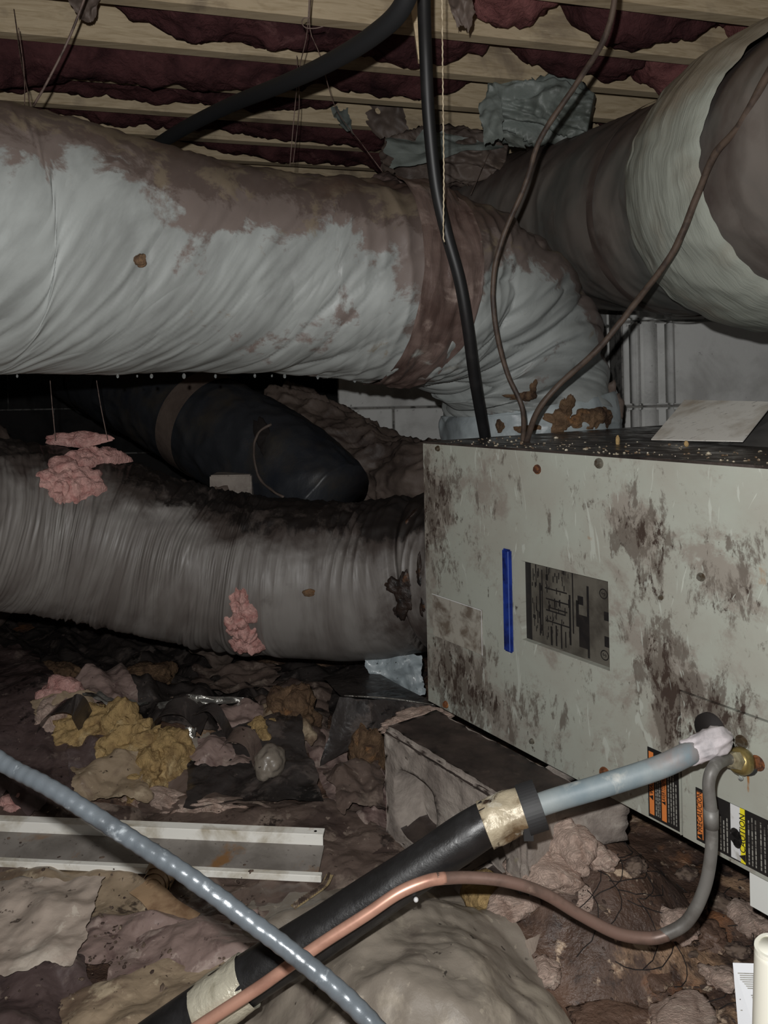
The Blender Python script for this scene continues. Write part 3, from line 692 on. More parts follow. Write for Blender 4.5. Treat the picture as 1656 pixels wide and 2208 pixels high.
# droplets hanging from the lowest line
for i, (px, r) in enumerate(((255, 3), (300, 2), (335, 3.5), (402, 4), (470, 3), (548, 3), (620, 3.5), (690, 3), (765, 4), (783, 2.5), (40, 2.5), (590, 2))):
    best = min(_c, key=lambda q: abs(CX+F*q[0]/q[1]-px)); rr_ = r/F*best[1]
    c = Vector(best[:3])-Vector((0, 0, best[3]+.004)); c.y -= .01
    bm = bmesh.new(); bmesh.ops.create_uvsphere(bm, u_segments=10, v_segments=8, radius=rr_, matrix=Matrix.Translation(c)@Matrix.Scale(1.5, 4, (0, 0, 1)))
    from_bm('water_droplet', bm, M['water'], UD, sm=True)
# gathered collar around the lower end
low = [tuple(P(1138, 872, 2.15))+(.232,), tuple(P(1140, 885, 2.15))+(.245,), tuple(P(1141, 915, 2.15))+(.252,), tuple(P(1143, 950, 2.15))+(.246,), tuple(P(1145, 1000, 2.15))+(.225,)]
tube('end_sleeve', low, 60, 160, mat('pale_blue_grey_sleeve', (168, 177, 179), [((132, 139, 142), 8, .45, .65), ((96, 84, 74), 16, .66, .74)], .4, [(10, .5, .008, {'ridge': True, 'st': (1, 1, .4)})], coord='UV'), UD, lambda s, th, p: .007*ridge(s*10, th*2, 1, 2)-.006+.004*nz(s*30, th*6), None, caps=False)
surf_patch('loose_flap', P(1318, 872, 2.05), (-.2, -1, .1), .035, 'brownwrap', UD, 5.5, .01, (.8, 1.6), ragged=.8)

# ------------------------------------------------------------------ lower dusty duct
LD = thing('insulated_duct', 'dusty grey-brown crinkled insulated duct joining the left end of the cabinet low down', 'duct', P(450, 1400, 2.0))
lower = [(1090, 1225, 1.86, .19), (1010, 1228, 1.93, .195), (925, 1230, 1.99, .200), (800, 1248, 2.04, .204), (680, 1247, 2.06, .206), (500, 1232, 2.06, .204), (330, 1192, 2.02, .205), (170, 1152, 1.95, .206), (30, 1132, 1.86, .20), (-130, 1120, 1.72, .2), (-320, 1120, 1.55, .2)]
LW = pxpath(lower); _l, LL = crom(LW, 200)
def sL(px): return sAt(px, _l, LL)
SR, SM, SLf = sL(620), sL(430), sL(200)
def ldisp(s, th, p):
    z = smooth01(SR-.05, SR+.15, s)*(1-.55*smooth01(sL(140), sL(60), s))
    tb = (th-math.pi/2) % (2*math.pi)
    grp = max(0, .55+1.3*nz(s*7, tb*.5, 3)); face = .45+.55*smooth01(-1, -.2, -math.cos(th)+.2)
    d = .004*fbm(s*6, math.cos(th)*1.5, math.sin(th)*1.5, 3)
    a = s*30+2.2*math.sin(th-.3)+1.6*nz(s*5, tb*.8, 2)
    d += .0075*(1-abs(nz(a, tb*.35, 1))*3.2)*z*grp
    a2 = s*68+3.5*math.sin(th-.2)+1.5*nz(s*9, tb, 6)
    d += .0034*(1-abs(nz(a2, tb*.5, 4))*3)*z*(.4+grp)
    top = smooth01(.1, .95, math.cos(th))
    d += .008*ridge(s*8+math.cos(th)*3, th*3.1, 6, 2)*top*.7-.005*top
    d += .005*(1-z)*(1-abs(nz(s*24+1.5*math.sin(th), tb*.8, 9))*3)*smooth01(-.3, .6, math.cos(th))
    d -= .018*math.exp(-((s-sL(905))/.012)**2)
    return d
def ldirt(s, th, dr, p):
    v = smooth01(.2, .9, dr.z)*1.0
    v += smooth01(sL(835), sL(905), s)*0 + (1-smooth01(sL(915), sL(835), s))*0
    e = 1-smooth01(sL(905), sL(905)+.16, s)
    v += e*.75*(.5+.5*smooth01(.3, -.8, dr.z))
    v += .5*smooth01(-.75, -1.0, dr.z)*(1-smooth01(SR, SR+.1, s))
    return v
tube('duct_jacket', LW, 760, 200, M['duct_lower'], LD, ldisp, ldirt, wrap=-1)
for (px, py, rd, sx, sy, sd, m) in ((150, 1035, .068, 1.15, .85, 1, 'fg_pink'), (205, 990, .075, 1.3, .55, 2, 'fg_pink'), (125, 1062, .032, .8, 1, 3, 'fg_pink'), (522, 1310, .044, .8, 1.25, 4, 'fg_pink'), (530, 1375, .052, .95, 1.0, 5, 'fg_pink'), (512, 1345, .04, .8, 1.2, 6, 'fg_pink')):
    p, nn = onduct(px, py, _l, .0)
    o = surf_patch('torn_insulation', p, nn, rd, m, LD, sd*5.3, .022, (sx, sy), n=72, ragged=.75); o['label'] = 'pink fiberglass bursting through a tear'
p, nn = onduct(200, 955, _l, .02); 
surf_patch('torn_flap', P(165, 945, 1.93), (0, -.7, .7), .045, 'fg_pink', LD, 8.8, .008, (1.9, .5), ragged=.6)
for (px, py, rd, sx, sy, sd) in ((868, 1290, .035, .7, 1.5, 1), (850, 1262, .02, 1.2, .7, 2), (905, 1270, .028, .5, 2.0, 3), (880, 1120, .016, .6, 2.2, 4), (850, 1320, .014, 1, 1, 5)):
    p, nn = onduct(px, py, _l, .0)
    surf_patch('rusted_tear', p, nn, rd, mat('tear_rust_black', (40, 28, 22), [((96, 62, 36), 30, .58, .68), ((18, 14, 13), 14, .5, .62)], .5, [(50, .8, .006)]), LD, sd*2.3+.4, .004, (sx, sy), ragged=1.1, n=64)
p, nn = onduct(665, 1278, _l, .002); surf_patch('small_scab', p, nn, .012, 'fg_brown', LD, 3, .004, (1.4, .8))
# ------------------------------------------------------------------ right duct
RD = thing('insulated_duct', 'big brown-grey duct at upper right running away behind the pale duct elbow', 'duct', P(1450, 600, 2.0))
right = [(2150, 190, 1.02, .21), (1960, 275, 1.19, .235), (1850, 325, 1.32, .25), (1720, 382, 1.52, .262), (1600, 418, 1.74, .27), (1480, 448, 1.96, .27), (1330, 470, 2.28, .272), (1180, 492, 2.60, .272), (1040, 515, 2.88, .265), (940, 535, 3.08, .25)]
RW = pxpath(right); _r, RL = crom(RW, 200)
def rdisp(s, th, p): return .006*fbm(s*4, math.cos(th)*1.5, math.sin(th)*1.5, 3)+.005*ridge(s*5+math.sin(th)*1.5, th, 3, 2)-.004
tube('duct_jacket', RW, 300, 150, M['duct_right'], RD, rdisp, lambda s, th, dr, p: smooth01(.2, .8, dr.z), wrap=-1)
sB0, sB1 = sAt(1830, _r, RL), sAt(1625, _r, RL)
seg = [tuple(q[:3])+(q[3],) for i, q in enumerate(_r) if sB0-.03 < RL*i/199 < sB1+.02]
nb = len(seg)
seg = [tuple(q[:3])+(q[3]+.004+.040*math.sin(math.pi*min(1, (i+.2)/(nb-.6)))**.6,) for i, q in enumerate(seg)]
_, bl_ = crom(seg, 50)
def cdisp(s, th, p):
    e = min(s, bl_-s)/bl_
    return .005*nz(th*9+nz(s*8, th)*1.0, s*6)*(1-e)+.003*ridge(s*9, th*2.3, 4, 2)-.002+.010*max(0, nz(th*2.5, 3))*(1 if s > bl_*.8 else 0)
tube('wrap_collar', seg, 90, 220, M['collar'], RD, cdisp, lambda s, th, dr, p: smooth01(.1, .8, dr.z), caps=False, wrap=-1)['label'] = 'pillowy pale grey wrap collar'
sN = [q for i, q in enumerate(_r) if RL*i/199 > sAt(1500, _r, RL)-.012 and RL*i/199 < sAt(1500, _r, RL)+.025]
tube('tape_seam', [tuple(q[:3])+(q[3]+.008,) for q in sN], 20, 150, M['duct_right'], RD, lambda s, th, p: .003*nz(s*30, th*4), lambda s, th, dr, p: .8, caps=False)
# ------------------------------------------------------------------ dark duct and brown wrap in the middle
DD = thing('insulated_duct', 'shadowed black duct between the two big ducts, slanting down behind the dusty duct', 'duct', P(560, 1050, 2.6))
dark = [(120, 740, 3.5, .20), (290, 830, 3.1, .19), (420, 900, 2.85, .185), (530, 960, 2.68, .185), (640, 1025, 2.52, .17), (720, 1090, 2.42, .15)]
tube('duct_jacket', pxpath(dark), 200, 90, M['duct_dark'], DD, lambda s, th, p: .006*ridge(s*8, th*2, 1, 2)-.004, None)
cd_, cl_ = crom(pxpath(dark), 60)
for k in (12, 19, 36): tube('ring_band', [tuple(q[:3])+(q[3]+.008,) for q in cd_[k:k+4]], 8, 90, M['brownwrap'] if k == 36 else M['duct_dark'], DD, None, None, caps=False)
_d, _dl = crom(pxpath(dark), 100)
p, nn = onduct(568, 945, _d, .004); surf_patch('torn_opening', p, nn, .05, 'hole', DD, 3.3, .004, (.55, 2.0), ragged=.5, rot=.45)
rim = [(585, 915), (560, 930), (548, 960), (550, 1000), (562, 1035), (590, 1060), (612, 1072)]
tube('torn_rim', [tuple(onduct(a_, b_, _d, .010)[0])+(.004,) for a_, b_ in rim], 40, 10, M['brownwrap'], DD, lambda s, th, p: .002*nz(s*40, th*2))
BW = thing('wrapped_duct', 'crumpled brown wrapped duct stub left of the cabinet, behind the dusty duct', 'duct', P(800, 1070, 2.35))
tube('wrap', pxpath([(600, 880, 3.15, .12), (680, 940, 3.0, .15), (760, 1000, 2.85, .165), (850, 1035, 2.7, .15), (930, 1045, 2.55, .14), (1010, 1045, 2.45, .13)]), 220, 110, M['brownwrap'], BW, lambda s, th, p: .03*ridge(s*5+math.sin(th), th*1.2, 3, 3)-.03, None)
# ------------------------------------------------------------------ crumpled sheets
def crumple(p, q, amp, seed, fr=6):
    h = 0; wx, wy = .035*nz(p*5, q*5, seed), .035*nz(p*5+9, q*5, seed)
    for k in range(5):
        a = seed*2.4+k*1.27+.6*math.sin(k*3.1+seed); L = (1.7/fr)*(1.0, .62, .41, .85, .3)[k]
        u = ((p+wx)*math.cos(a)+(q+wy)*math.sin(a))/L+seed*.37+k*.31
        h += (.34, .26, .16, .26, .1)[k]*(abs((u % 1)-.5)*2)*(1 if k != 3 else -1)
    return amp*(h*1.6-.75+.25*nz(p*fr*3, q*fr*3, seed))
def hangsheet(name, corners, m, label, cat, amp=.03, seed=0, n=46, fr=7, parent=None, rag=.06):
    """free sheet between four world points (tl,tr,br,bl), crumpled along its normal"""
    a, b, c, d = [Vector(x) for x in corners]; nr = (b-a).cross(d-a).normalized()
    Lx, Ly = (b-a).length, (d-a).length
    vs, fs = [], []
    for j in range(n):
        for i in range(n):
            u, v = i/(n-1), j/(n-1)
            uu = u+rag*fbm(v*3, seed, 3.1, 4)*(1-2*abs(u-.5))*0+rag*1.6*(u-.5)*2*fbm(v*3.5, seed+(u > .5)*7, 3.1, 4); vv = v+rag*1.6*(v-.5)*2*fbm(u*3.5, seed+9+(v > .5)*7, 1.1, 4)
            p = a*(1-uu)*(1-vv)+b*uu*(1-vv)+c*uu*vv+d*(1-uu)*vv
            vs.append(p+nr*crumple(uu*Lx, vv*Ly, amp, seed, fr))
    for j in range(n-1):
        for i in range(n-1):
            k = j*n+i; fs.append((k, k+1, k+n+1, k+n))
    o = mk(name, vs, fs, M[m], parent, sm=True)
    if label: meta(o, label, cat)
    return o
def gsheet(quad, m, label, amp=.02, seed=0, n=70, fr=7, off=.006, name='plastic_sheet', cat='plastic sheet', rag=.022, lift=(0, 0, 0, 0), tear=None):
    c = [G(*p) for p in quad]; a, b, cc, d = c
    Lx, Ly = (b-a).length, (d-a).length
    vs, fs = [], []
    for j in range(n):
        for i in range(n):
            u, v = i/(n-1), j/(n-1)
            uu = u+rag*2*(u-.5)*2*fbm(v*4, seed+(u > .5)*7, 3.1, 4); vv = v+rag*2*(v-.5)*2*fbm(u*4, seed+9+(v > .5)*7, 1.1, 4)
            p = a*(1-uu)*(1-vv)+b*uu*(1-vv)+cc*uu*vv+d*(1-uu)*vv
            lf = lift[0]*(1-uu)*(1-vv)+lift[1]*uu*(1-vv)+lift[2]*uu*vv+lift[3]*(1-uu)*vv
            e = min(u, 1-u, v, 1-v)*8; e = min(1, e)
            p.z = H(p.x, p.y, True)+off+lf+max(-.003, (crumple(uu*Lx, vv*Ly, amp, seed, fr)+amp*.5)*(.35+.65*e))
            vs.append(p)
    for j in range(n-1):
        for i in range(n-1):
            k = j*n+i; fs.append((k, k+1, k+n+1, k+n))
    o = mk(name, vs, fs, M[m])
    return meta(o, label, cat)
gsheet([(-60, 1330), (560, 1400), (520, 1500), (-60, 1470)], 'pl_black', 'dark black plastic sheet spread under the dusty duct at left', .05, 1.1, fr=5)
gsheet([(520, 1440), (920, 1440), (900, 1530), (560, 1540)], 'pl_black', 'black plastic sheet in the shadow under the duct near the cabinet', .04, 2.1, fr=6)
gsheet([(-60, 1440), (80, 1450), (160, 1745), (-60, 1790)], 'pl_maroon', 'smooth dark maroon plastic sheet at the left edge above the channel', .018, 3.3, fr=4, off=.03, lift=(.06, .04, 0, 0))
gsheet([(-60, 1730), (760, 1735), (860, 1850), (-60, 1900)], 'pl_brown', 'wide flat brown plastic sheet lying behind the white channel', .012, 4.7, fr=5, off=.012)
gsheet([(560, 1800), (860, 1800), (880, 1950), (560, 1990)], 'pl_brown', 'brown plastic sheet with dark stains right of the channel end', .016, 5.2, fr=5, off=.01)
gsheet([(300, 1870), (720, 1890), (680, 2010), (380, 2030)], 'pl_brown', 'dark brown plastic under the yellowed zip strap', .014, 5.9, fr=6, off=.006)
gsheet([(-60, 1885), (300, 1900), (420, 1990), (-60, 2040)], 'pl_gold', 'olive brown plastic sheet just below the white channel, far left', .016, 6.1, fr=6, off=.010)
gsheet([(-60, 1935), (225, 1945), (165, 2130), (-60, 2160)], 'pl_tan', 'large pale tan plastic sheet in the lower left corner area', .016, 7.7, fr=4, off=.028, lift=(0, .02, .01, 0), rag=.03)
gsheet([(90, 1990), (420, 1990), (500, 2070), (120, 2100)], 'pl_pink', 'dusky pink plastic fold right of the pale tan sheet', .025, 8.4, fr=6, off=.012)
gsheet([(240, 2040), (560, 1985), (640, 2060), (240, 2180)], 'pl_pink', 'pinkish stained plastic with dark streaks above the foil tape', .02, 8.9, fr=5, off=.016)
gsheet([(-60, 2120), (180, 2080), (230, 2290), (-60, 2330)], 'pl_maroon', 'rusty maroon torn plastic in the bottom left corner', .03, 9.5, fr=8, off=.012)
gsheet([(140, 2170), (520, 2050), (560, 2300), (120, 2320)], 'pl_gold', 'translucent yellow-brown plastic ending at the bottom edge', .025, 10.3, fr=5, off=.016)
# mound sheet
gsheet([(540, 1950), (1010, 1905), (1420, 2560), (250, 2600)], 'pl_grey', 'grey-brown plastic stretched over a rounded mound, bottom centre', .034, 11.6, n=150, fr=7, off=.012, rag=.02)
gsheet([(760, 1905), (1010, 1900), (1040, 1990), (740, 2010)], 'pl_grey', 'grey-brown plastic edge just below the black pipe', .014, 12.2, fr=7, off=.012)
gsheet([(420, 1620), (640, 1590), (700, 1760), (400, 1770)], 'pl_black', 'black plastic sheet left of the block, under the clear lump', .02, 13.2, fr=6, off=.03, lift=(.0, .05, 0, 0))
gsheet([(300, 1690), (460, 1680), (580, 1760), (300, 1770)], 'pl_brown', 'brown plastic scrap between yellow fluff and white channel', .02, 13.9, fr=8, off=.02)
gsheet([(110, 1620), (260, 1600), (290, 1720), (150, 1740)], 'pl_maroon', 'dark maroon scrap left of the yellow fluff', .02, 14.5, fr=8, off=.02)
gsheet([(650, 1590), (840, 1560), (850, 1800), (740, 1800)], 'pl_pink', 'wet reddish plastic scrap against the left side of the block', .03, 15.8, fr=9, off=.006)
gsheet([(240, 1470), (560, 1470), (620, 1590), (240, 1570)], 'pl_black', 'crumpled black plastic heaped behind the yellow fluff', .05, 16.3, fr=8, off=.015)
gsheet([(540, 1480), (720, 1480), (700, 1640), (540, 1620)], 'pl_brown', 'shadowed brown plastic behind the rusty fluff lump', .05, 16.9, fr=8, off=.01)
for q, m_, lb, sd in (([(60, 1560), (200, 1540), (250, 1610), (90, 1640)], 'pl_gold', 'olive tan plastic scrap left behind the yellow fluff', 21.3), ([(400, 1640), (560, 1625), (540, 1690), (420, 1700)], 'pl_pink', 'dull pinkish plastic scrap between golden fluff and clear lump', 22.1), ([(160, 1500), (270, 1490), (300, 1560), (170, 1570)], 'pl_pink', 'mauve plastic scrap under the black arched strip at left', 23.7), ([(150, 1700), (300, 1690), (330, 1770), (170, 1765)], 'pl_gold', 'olive plastic scrap just behind the channel under the grey cable', 24.4), ([(560, 1560), (660, 1550), (680, 1640), (590, 1660)], 'pl_gold', 'ochre plastic scrap below the rust-brown ball', 25.2), ([(460, 1560), (560, 1550), (580, 1610), (470, 1620)], 'pl_pink', 'dusky torn plastic flake behind the brown plastic loop', 26.8), ([(700, 1700), (820, 1680), (830, 1790), (740, 1800)], 'pl_brown', 'flat brown plastic corner left of the block foot', 27.5), ([(420, 1470), (600, 1460), (600, 1510), (430, 1520)], 'pl_brown', 'brown plastic crest at the back of the rubble, centre', 28.6)):
    gsheet(q, m_, lb, .03, sd, n=44, fr=9, off=.045, rag=.06)
# upright black folded sheet in front of the cabinet corner
fs_ = thing('plastic_sheet', 'stiff folded black plastic sheet with an added highlight along its fold near the cabinet corner', 'plastic sheet', G(760, 1600))
hangsheet('upper_fold', [P(695, 1462, 1.98), P(790, 1440, 2.02), P(945, 1522, 1.72), P(735, 1502, 1.80)], 'pl_black', None, None, .006, 1.5, parent=fs_, rag=.01)
hangsheet('lower_fold', [P(735, 1500, 1.80), P(945, 1521, 1.72), P(770, 1610, 1.78), P(690, 1650, 1.76)], 'pl_black', None, None, .012, 2.5, parent=fs_, rag=.02, fr=5)
tube('crease_highlight', [tuple(P(742, 1500, 1.79))+(.0015,), tuple(P(840, 1506, 1.755))+(.002,), tuple(P(940, 1520, 1.715))+(.001,)], 20, 8, M['foil'], fs_)  # highlight on the fold, added as a thin foil-bright strip
# white plastic bag under duct
hangsheet('plastic_bag', [P(772, 1412, 1.98), P(905, 1405, 1.95), P(915, 1500, 1.93), P(850, 1505, 1.97)], 'pl_white', 'pale blue-white plastic bag hanging under the dusty duct by the cabinet', 'plastic bag', .03, 3.3, fr=10)
# ------------------------------------------------------------------ clumps
def clump(px, py, d, sx, sy, sz, m, label, seed, name='fiberglass_clump', cat='insulation', off=0, rough=.35, sub=None, group=None):
    c = G(px, py) if d is None else P(px, py, d)
    if sub is None: sub = 5 if sx > .06 else 4
    bm = bmesh.new(); bmesh.ops.create_icosphere(bm, subdivisions=sub, radius=1)
    rz = Matrix.Rotation(seed*1.7, 3, 'Z')
    for v in bm.verts:
        n = v.co.normalized(); k = 1+rough*.75*fbm(n.x*1.3+seed, n.y*1.3, n.z*1.3, 2)+rough*.28*ridge(n.x*2+seed, n.y*2, n.z*2, 2)-rough*.2+rough*.10*nz(n.x*11, n.y*11+seed, n.z*11)
        p = rz@Vector((n.x*sx*k, n.y*sy*k, 0)); z = n.z*sz*k
        v.co = c+Vector((p.x, p.y, z+sz*.55+off))
        if d is None:
            g = H(v.co.x, v.co.y)-.004
            if v.co.z < g: v.co.z = g
    o = from_bm(name, bm, M[m], None, sm=True)
    return meta(o, label, cat, group)
clump(320, 1700, None, .075, .05, .05, 'fg_yellow', 'golden fluff lump, lowest and brightest, centre left of the rubble', 1.1, rough=.45)
clump(290, 1640, None, .085, .05, .06, 'fg_yellow', 'large golden-yellow fiberglass piece in the middle of the rubble', 2.2, rough=.5)
clump(370, 1655, None, .07, .05, .055, 'fg_yellow', 'rusty yellow fluff piece right of the large golden one', 3.1, rough=.4)
clump(190, 1600, None, .085, .05, .05, 'fg_yellow', 'dull yellow fluff piece at the left of the rubble', 4.2, rough=.5)
clump(260, 1590, None, .05, .04, .055, 'fg_yellow', 'small rounded yellow fluff lump behind the golden piece', 5.7, rough=.4)
clump(120, 1580, None, .055, .04, .05, 'fg_tan', 'tan fluff lump beside the maroon sheet', 6.3, rough=.5)
clump(130, 1535, None, .06, .05, .05, 'fg_pink', 'dim pinkish fluff lump behind the tan one at left', 7.4, rough=.5)['label'] = 'dim pinkish fluff lump behind the tan one at left'
clump(130, 1480, None, .11, .05, .04, 'fg_brown', 'brown fluff strip farthest back at left', 8.8, rough=.5)
clump(300, 1490, None, .12, .06, .04, 'fg_brown', 'brown fluff far back below the crinkled duct', 8.1, rough=.5)
clump(630, 1580, None, .065, .055, .075, 'fg_brown', 'rust-brown lumpy fluff ball left of the folded black sheet', 9.2, rough=.55)
clump(565, 1620, None, .045, .04, .05, 'fg_yellow', 'ochre fluff lump left below the rust-brown ball', 10.4, rough=.5)
clump(515, 1640, None, .045, .03, .03, 'fg_tan', 'pale tan fluff flake between ochre lump and golden piece', 11.3, rough=.5)
clump(640, 1540, None, .03, .02, .04, 'pl_white', 'white torn plastic tuft on top of the rust-brown ball', 11.9, rough=.7, name='plastic_scrap', cat='scrap')
clump(800, 1660, None, .055, .05, .07, 'fg_brown', 'orange-brown fluff wedged at the left face of the block', 12.2, rough=.5)
clump(350, 1745, None, .09, .03, .025, 'fg_tan', 'low tan fluff strip just behind the white channel', 12.7, rough=.5)
clump(445, 1760, None, .07, .02, .02, 'fg_tan', 'thin pale fluff flake touching the channel top edge', 12.9, rough=.5)
clump(905, 1565, 1.62, .07, .04, .02, 'fg_tan', 'pinkish torn foil-faced piece at the cabinet foot', 13.1, rough=.6)
clump(1170, 1900, None, .06, .045, .032, 'fg_tan', 'pinkish-tan hairy fiberglass lump in front of the block', 14.6, rough=.35)
clump(1120, 1950, None, .055, .035, .022, 'fg_tan', 'tan hairy fiberglass spread lower beside the copper tube', 15.2, rough=.4)
clump(1225, 1850, None, .05, .035, .045, 'fg_tan', 'fiberglass tuft under the broken slab corner', 15.9, rough=.4)
clump(1290, 1862, None, .03, .02, .02, 'fg_tan', 'small fiberglass tuft right of the larger ones, under the slab', 16.1, rough=.4)
clump(1050, 1945, None, .04, .03, .03, 'fg_yellow', 'yellow fluff lump under the black pipe', 16.5, rough=.4)
clump(1390, 2000, None, .035, .025, .022, 'fg_tan', 'pale pink rubble lump inside the tube bend', 17.2, rough=.5)
clump(1460, 2010, None, .03, .025, .02, 'fg_tan', 'pale pink rubble lump just right of the tube bend', 17.9, rough=.5)
clump(1320, 2205, None, .06, .035, .007, 'floor', 'orange clay lump at the bottom edge', 18.4, rough=.5, name='clay_lump', cat='clod')
clump(1475, 2205, None, .055, .035, .008, 'fg_tan', 'sandy clay lump at bottom, left of the white tag', 18.9, rough=.5, name='clay_lump', cat='clod')
clump(1180, 2110, None, .022, .02, .016, 'fg_tan', 'small grey clod beside the mound', 19.4, rough=.5, name='clay_lump', cat='clod')
for i, (px, py, z_, lb) in enumerate(((1560, 1960, .03, 'grey-brown mud clod right of the upright grey tube, under the cabinet edge'), (1605, 1990, .035, 'pinkish crumbly clod above the white tag'), (1530, 2030, .03, 'dark mud clod just right of the tube bend'), (1590, 2055, .02, 'grey clod touching the top of the white tag'), (1650, 2010, .03, 'pale clod at the right frame edge above the white pipe'), (1500, 1955, .025, 'dark mud clod inside the tube bend, against the tube'), (1480, 1890, .02, 'small grey clod left of the upright tube'), (1555, 2120, .03, 'pale clod directly left of the white tag'), (1400, 2110, .035, 'flat dark mud clod midway between mound and tag'), (1370, 1875, .022, 'small crumbly clod right of the fiberglass pile'), (1280, 2065, .025, 'pinkish clod below the lowest part of the copper tube'))):
    clump(px, py, None, z_, z_*.7, z_*.42, ('chip', 'fg_tan', 'floor')[i % 3], lb, 20+i*1.3, rough=.6, sub=4, name='mud_clod', cat='clod')
# far brown rubble behind the lower duct
clump(330, 1290, 2.72, .36, .16, .29, 'brownwrap', 'tall dark brown plastic heap in the shadow behind the dusty duct', 31, rough=.25, name='debris_heap', cat='debris')
clump(470, 1345, 2.38, .14, .07, .28, 'brownwrap', 'brown heap in front of the black duct, carrying a grey block piece', 32, rough=.2, name='debris_heap', cat='debris')
clump(-60, 1250, 2.95, .34, .2, .38, 'brownwrap', 'dark debris bulk far left between the ducts', 33, rough=.25, name='debris_heap', cat='debris')
bm = bmesh.new(); c = P(497, 1052, 2.38)
boxbm(bm, (c.x-.065, c.y, c.z-.035), (c.x+.065, c.y+.1, c.z+.04)); bmesh.ops.recalc_face_normals(bm, faces=bm.faces); bmesh.ops.bevel(bm, geom=bm.edges[:], offset=.004, segments=2, affect='EDGES')
meta(from_bm('concrete_piece', bm, M['concrete']), 'small grey block piece in the shadow below the black duct', 'block')
# ------------------------------------------------------------------ pale torn wraps at the back
TW = thing('torn_duct_wrap', 'torn pale green-grey wrap bulging above the right duct', 'duct wrap', P(1170, 300, 2.3))
tube('wrap', pxpath([(1058, 232, 2.34, .07), (1110, 236, 2.31, .088), (1190, 240, 2.28, .092), (1275, 250, 2.25, .062)]), 120, 90, M['tatter'], TW, lambda s, th, p: .035*ridge(s*6+math.sin(th), th*1.1, 3, 3)-.035, None)
hangsheet('flap', [P(1035, 225, 2.24), P(1070, 180, 2.22), P(1095, 300, 2.18), P(1048, 312, 2.2)], 'tatter', None, None, .03, 2.2, parent=TW, fr=12)
hangsheet('flap', [P(1085, 292, 2.17), P(1125, 288, 2.17), P(1135, 320, 2.15), P(1098, 322, 2.15)], 'tatter', None, None, .02, 4.2, parent=TW, fr=14)
TW2 = thing('torn_duct_wrap', 'dim grey-green crumpled duct behind the two black cables', 'duct wrap', P(960, 380, 2.5))
tube('wrap', pxpath([(830, 348, 2.62, .07), (900, 345, 2.6, .09), (1000, 340, 2.56, .085), (1090, 352, 2.54, .06)]), 120, 90, M['brownwrap'], TW2, lambda s, th, p: .035*ridge(s*6+math.sin(th), th*1.1, 7, 3)-.035, None)
hangsheet('sheet', [P(835, 305, 2.5), P(960, 285, 2.48), P(1085, 320, 2.46), P(850, 370, 2.44)], 'tatter', None, None, .03, 6.2, parent=TW2, fr=9)
for i, (q, lb) in enumerate((([(700, 212, 2.6), (722, 205, 2.6), (735, 260, 2.55), (705, 250, 2.6)], 'small pale tatter left of the hanger wire, near the joists'), ([(722, 250, 2.55), (750, 235, 2.55), (765, 295, 2.5), (735, 275, 2.5)], 'pale tatter crossed by the slanting hanger wire'), ([(790, 225, 2.6), (870, 215, 2.6), (880, 310, 2.6), (800, 290, 2.6)], 'dark grey tatter left of the thick black cable'), ([(820, 330, 2.5), (860, 320, 2.5), (850, 380, 2.4), (825, 380, 2.4)], 'dim olive tatter at the crest of the pale duct'))):
    hangsheet('torn_wrap_scrap', [P(*a_) for a_ in q], 'tatter' if i < 2 else 'brownwrap', lb, 'scrap', .03, 7+i, n=24, fr=14, rag=.12)
hangsheet('torn_wrap_scrap', [P(138, -20, 1.7), P(240, -20, 1.7), P(205, 40, 1.7), P(180, 58, 1.7)], 'brownwrap', 'dark pointed scrap hanging from the ceiling at upper left', 'scrap', .03, 17, n=30, fr=14, rag=.06)
hangsheet('torn_wrap_scrap', [P(955, -20, 1.62), P(1022, -20, 1.62), P(1015, 62, 1.62), P(985, 60, 1.62)], 'brownwrap', 'grey-brown frayed scrap hanging right of the white string', 'scrap', .03, 19, n=30, fr=14, rag=.1)
bm = bmesh.new()
a_, b_, c_, d_ = P(884, -10, 1.6), P(912, -10, 1.6), P(910, 130, 1.62), P(902, 128, 1.62)
bmv = [bm.verts.new(v) for v in (a_, b_, c_, d_)]+[bm.verts.new(v+Vector((0, .02, 0))) for v in (a_, b_, c_, d_)]
for f in ((0, 1, 2, 3), (7, 6, 5, 4), (0, 4, 5, 1), (1, 5, 6, 2), (2, 6, 7, 3), (3, 7, 4, 0)): bm.faces.new([bmv[i] for i in f])
meta(from_bm('wood_splinter', bm, M['wood']), 'pointed wooden splinter hanging beside the thick vertical cable', 'wood')

# ------------------------------------------------------------------ cables and wires
def cable(name, pts, r, m, label, cat='cable', n=140, sides=14, disp=None, group=None):
    o = tube(name, [tuple(P(*p))+(r,) for p in pts], n, sides, M[m], None, disp)
    return meta(o, label, cat, group)
cable('black_cable', [(905, -120, 1.15), (870, 10, 1.22), (800, 80, 1.3), (700, 140, 1.42), (600, 185, 1.55), (500, 225, 1.7), (400, 275, 1.85), (330, 320, 1.98), (280, 365, 2.1)], .0165, 'black_matte', 'thick black cable curving from top centre down left behind the pale duct')
cable('black_cable', [(914, -120, 1.30), (914, 0, 1.36), (918, 120, 1.42), (925, 260, 1.47), (940, 400, 1.50), (962, 500, 1.52), (990, 600, 1.54), (1008, 700, 1.57), (1024, 820, 1.63), (1046, 945, 1.72)], .0125, 'black_cable', 'black cable hanging straight down in front of the elbow onto the cabinet')
cable('brown_cable', [(1328, -120, 1.22), (1325, 0, 1.28), (1300, 90, 1.33), (1240, 185, 1.4), (1165, 300, 1.47), (1132, 400, 1.52), (1085, 510, 1.56), (1064, 600, 1.58), (1068, 700, 1.6), (1092, 800, 1.62), (1126, 880, 1.62), (1128, 960, 1.58)], .0052, 'brown_cable', 'thin brown cable bowing left across the duct elbow', disp=lambda s, th, p: .0008*nz(s*30, th))
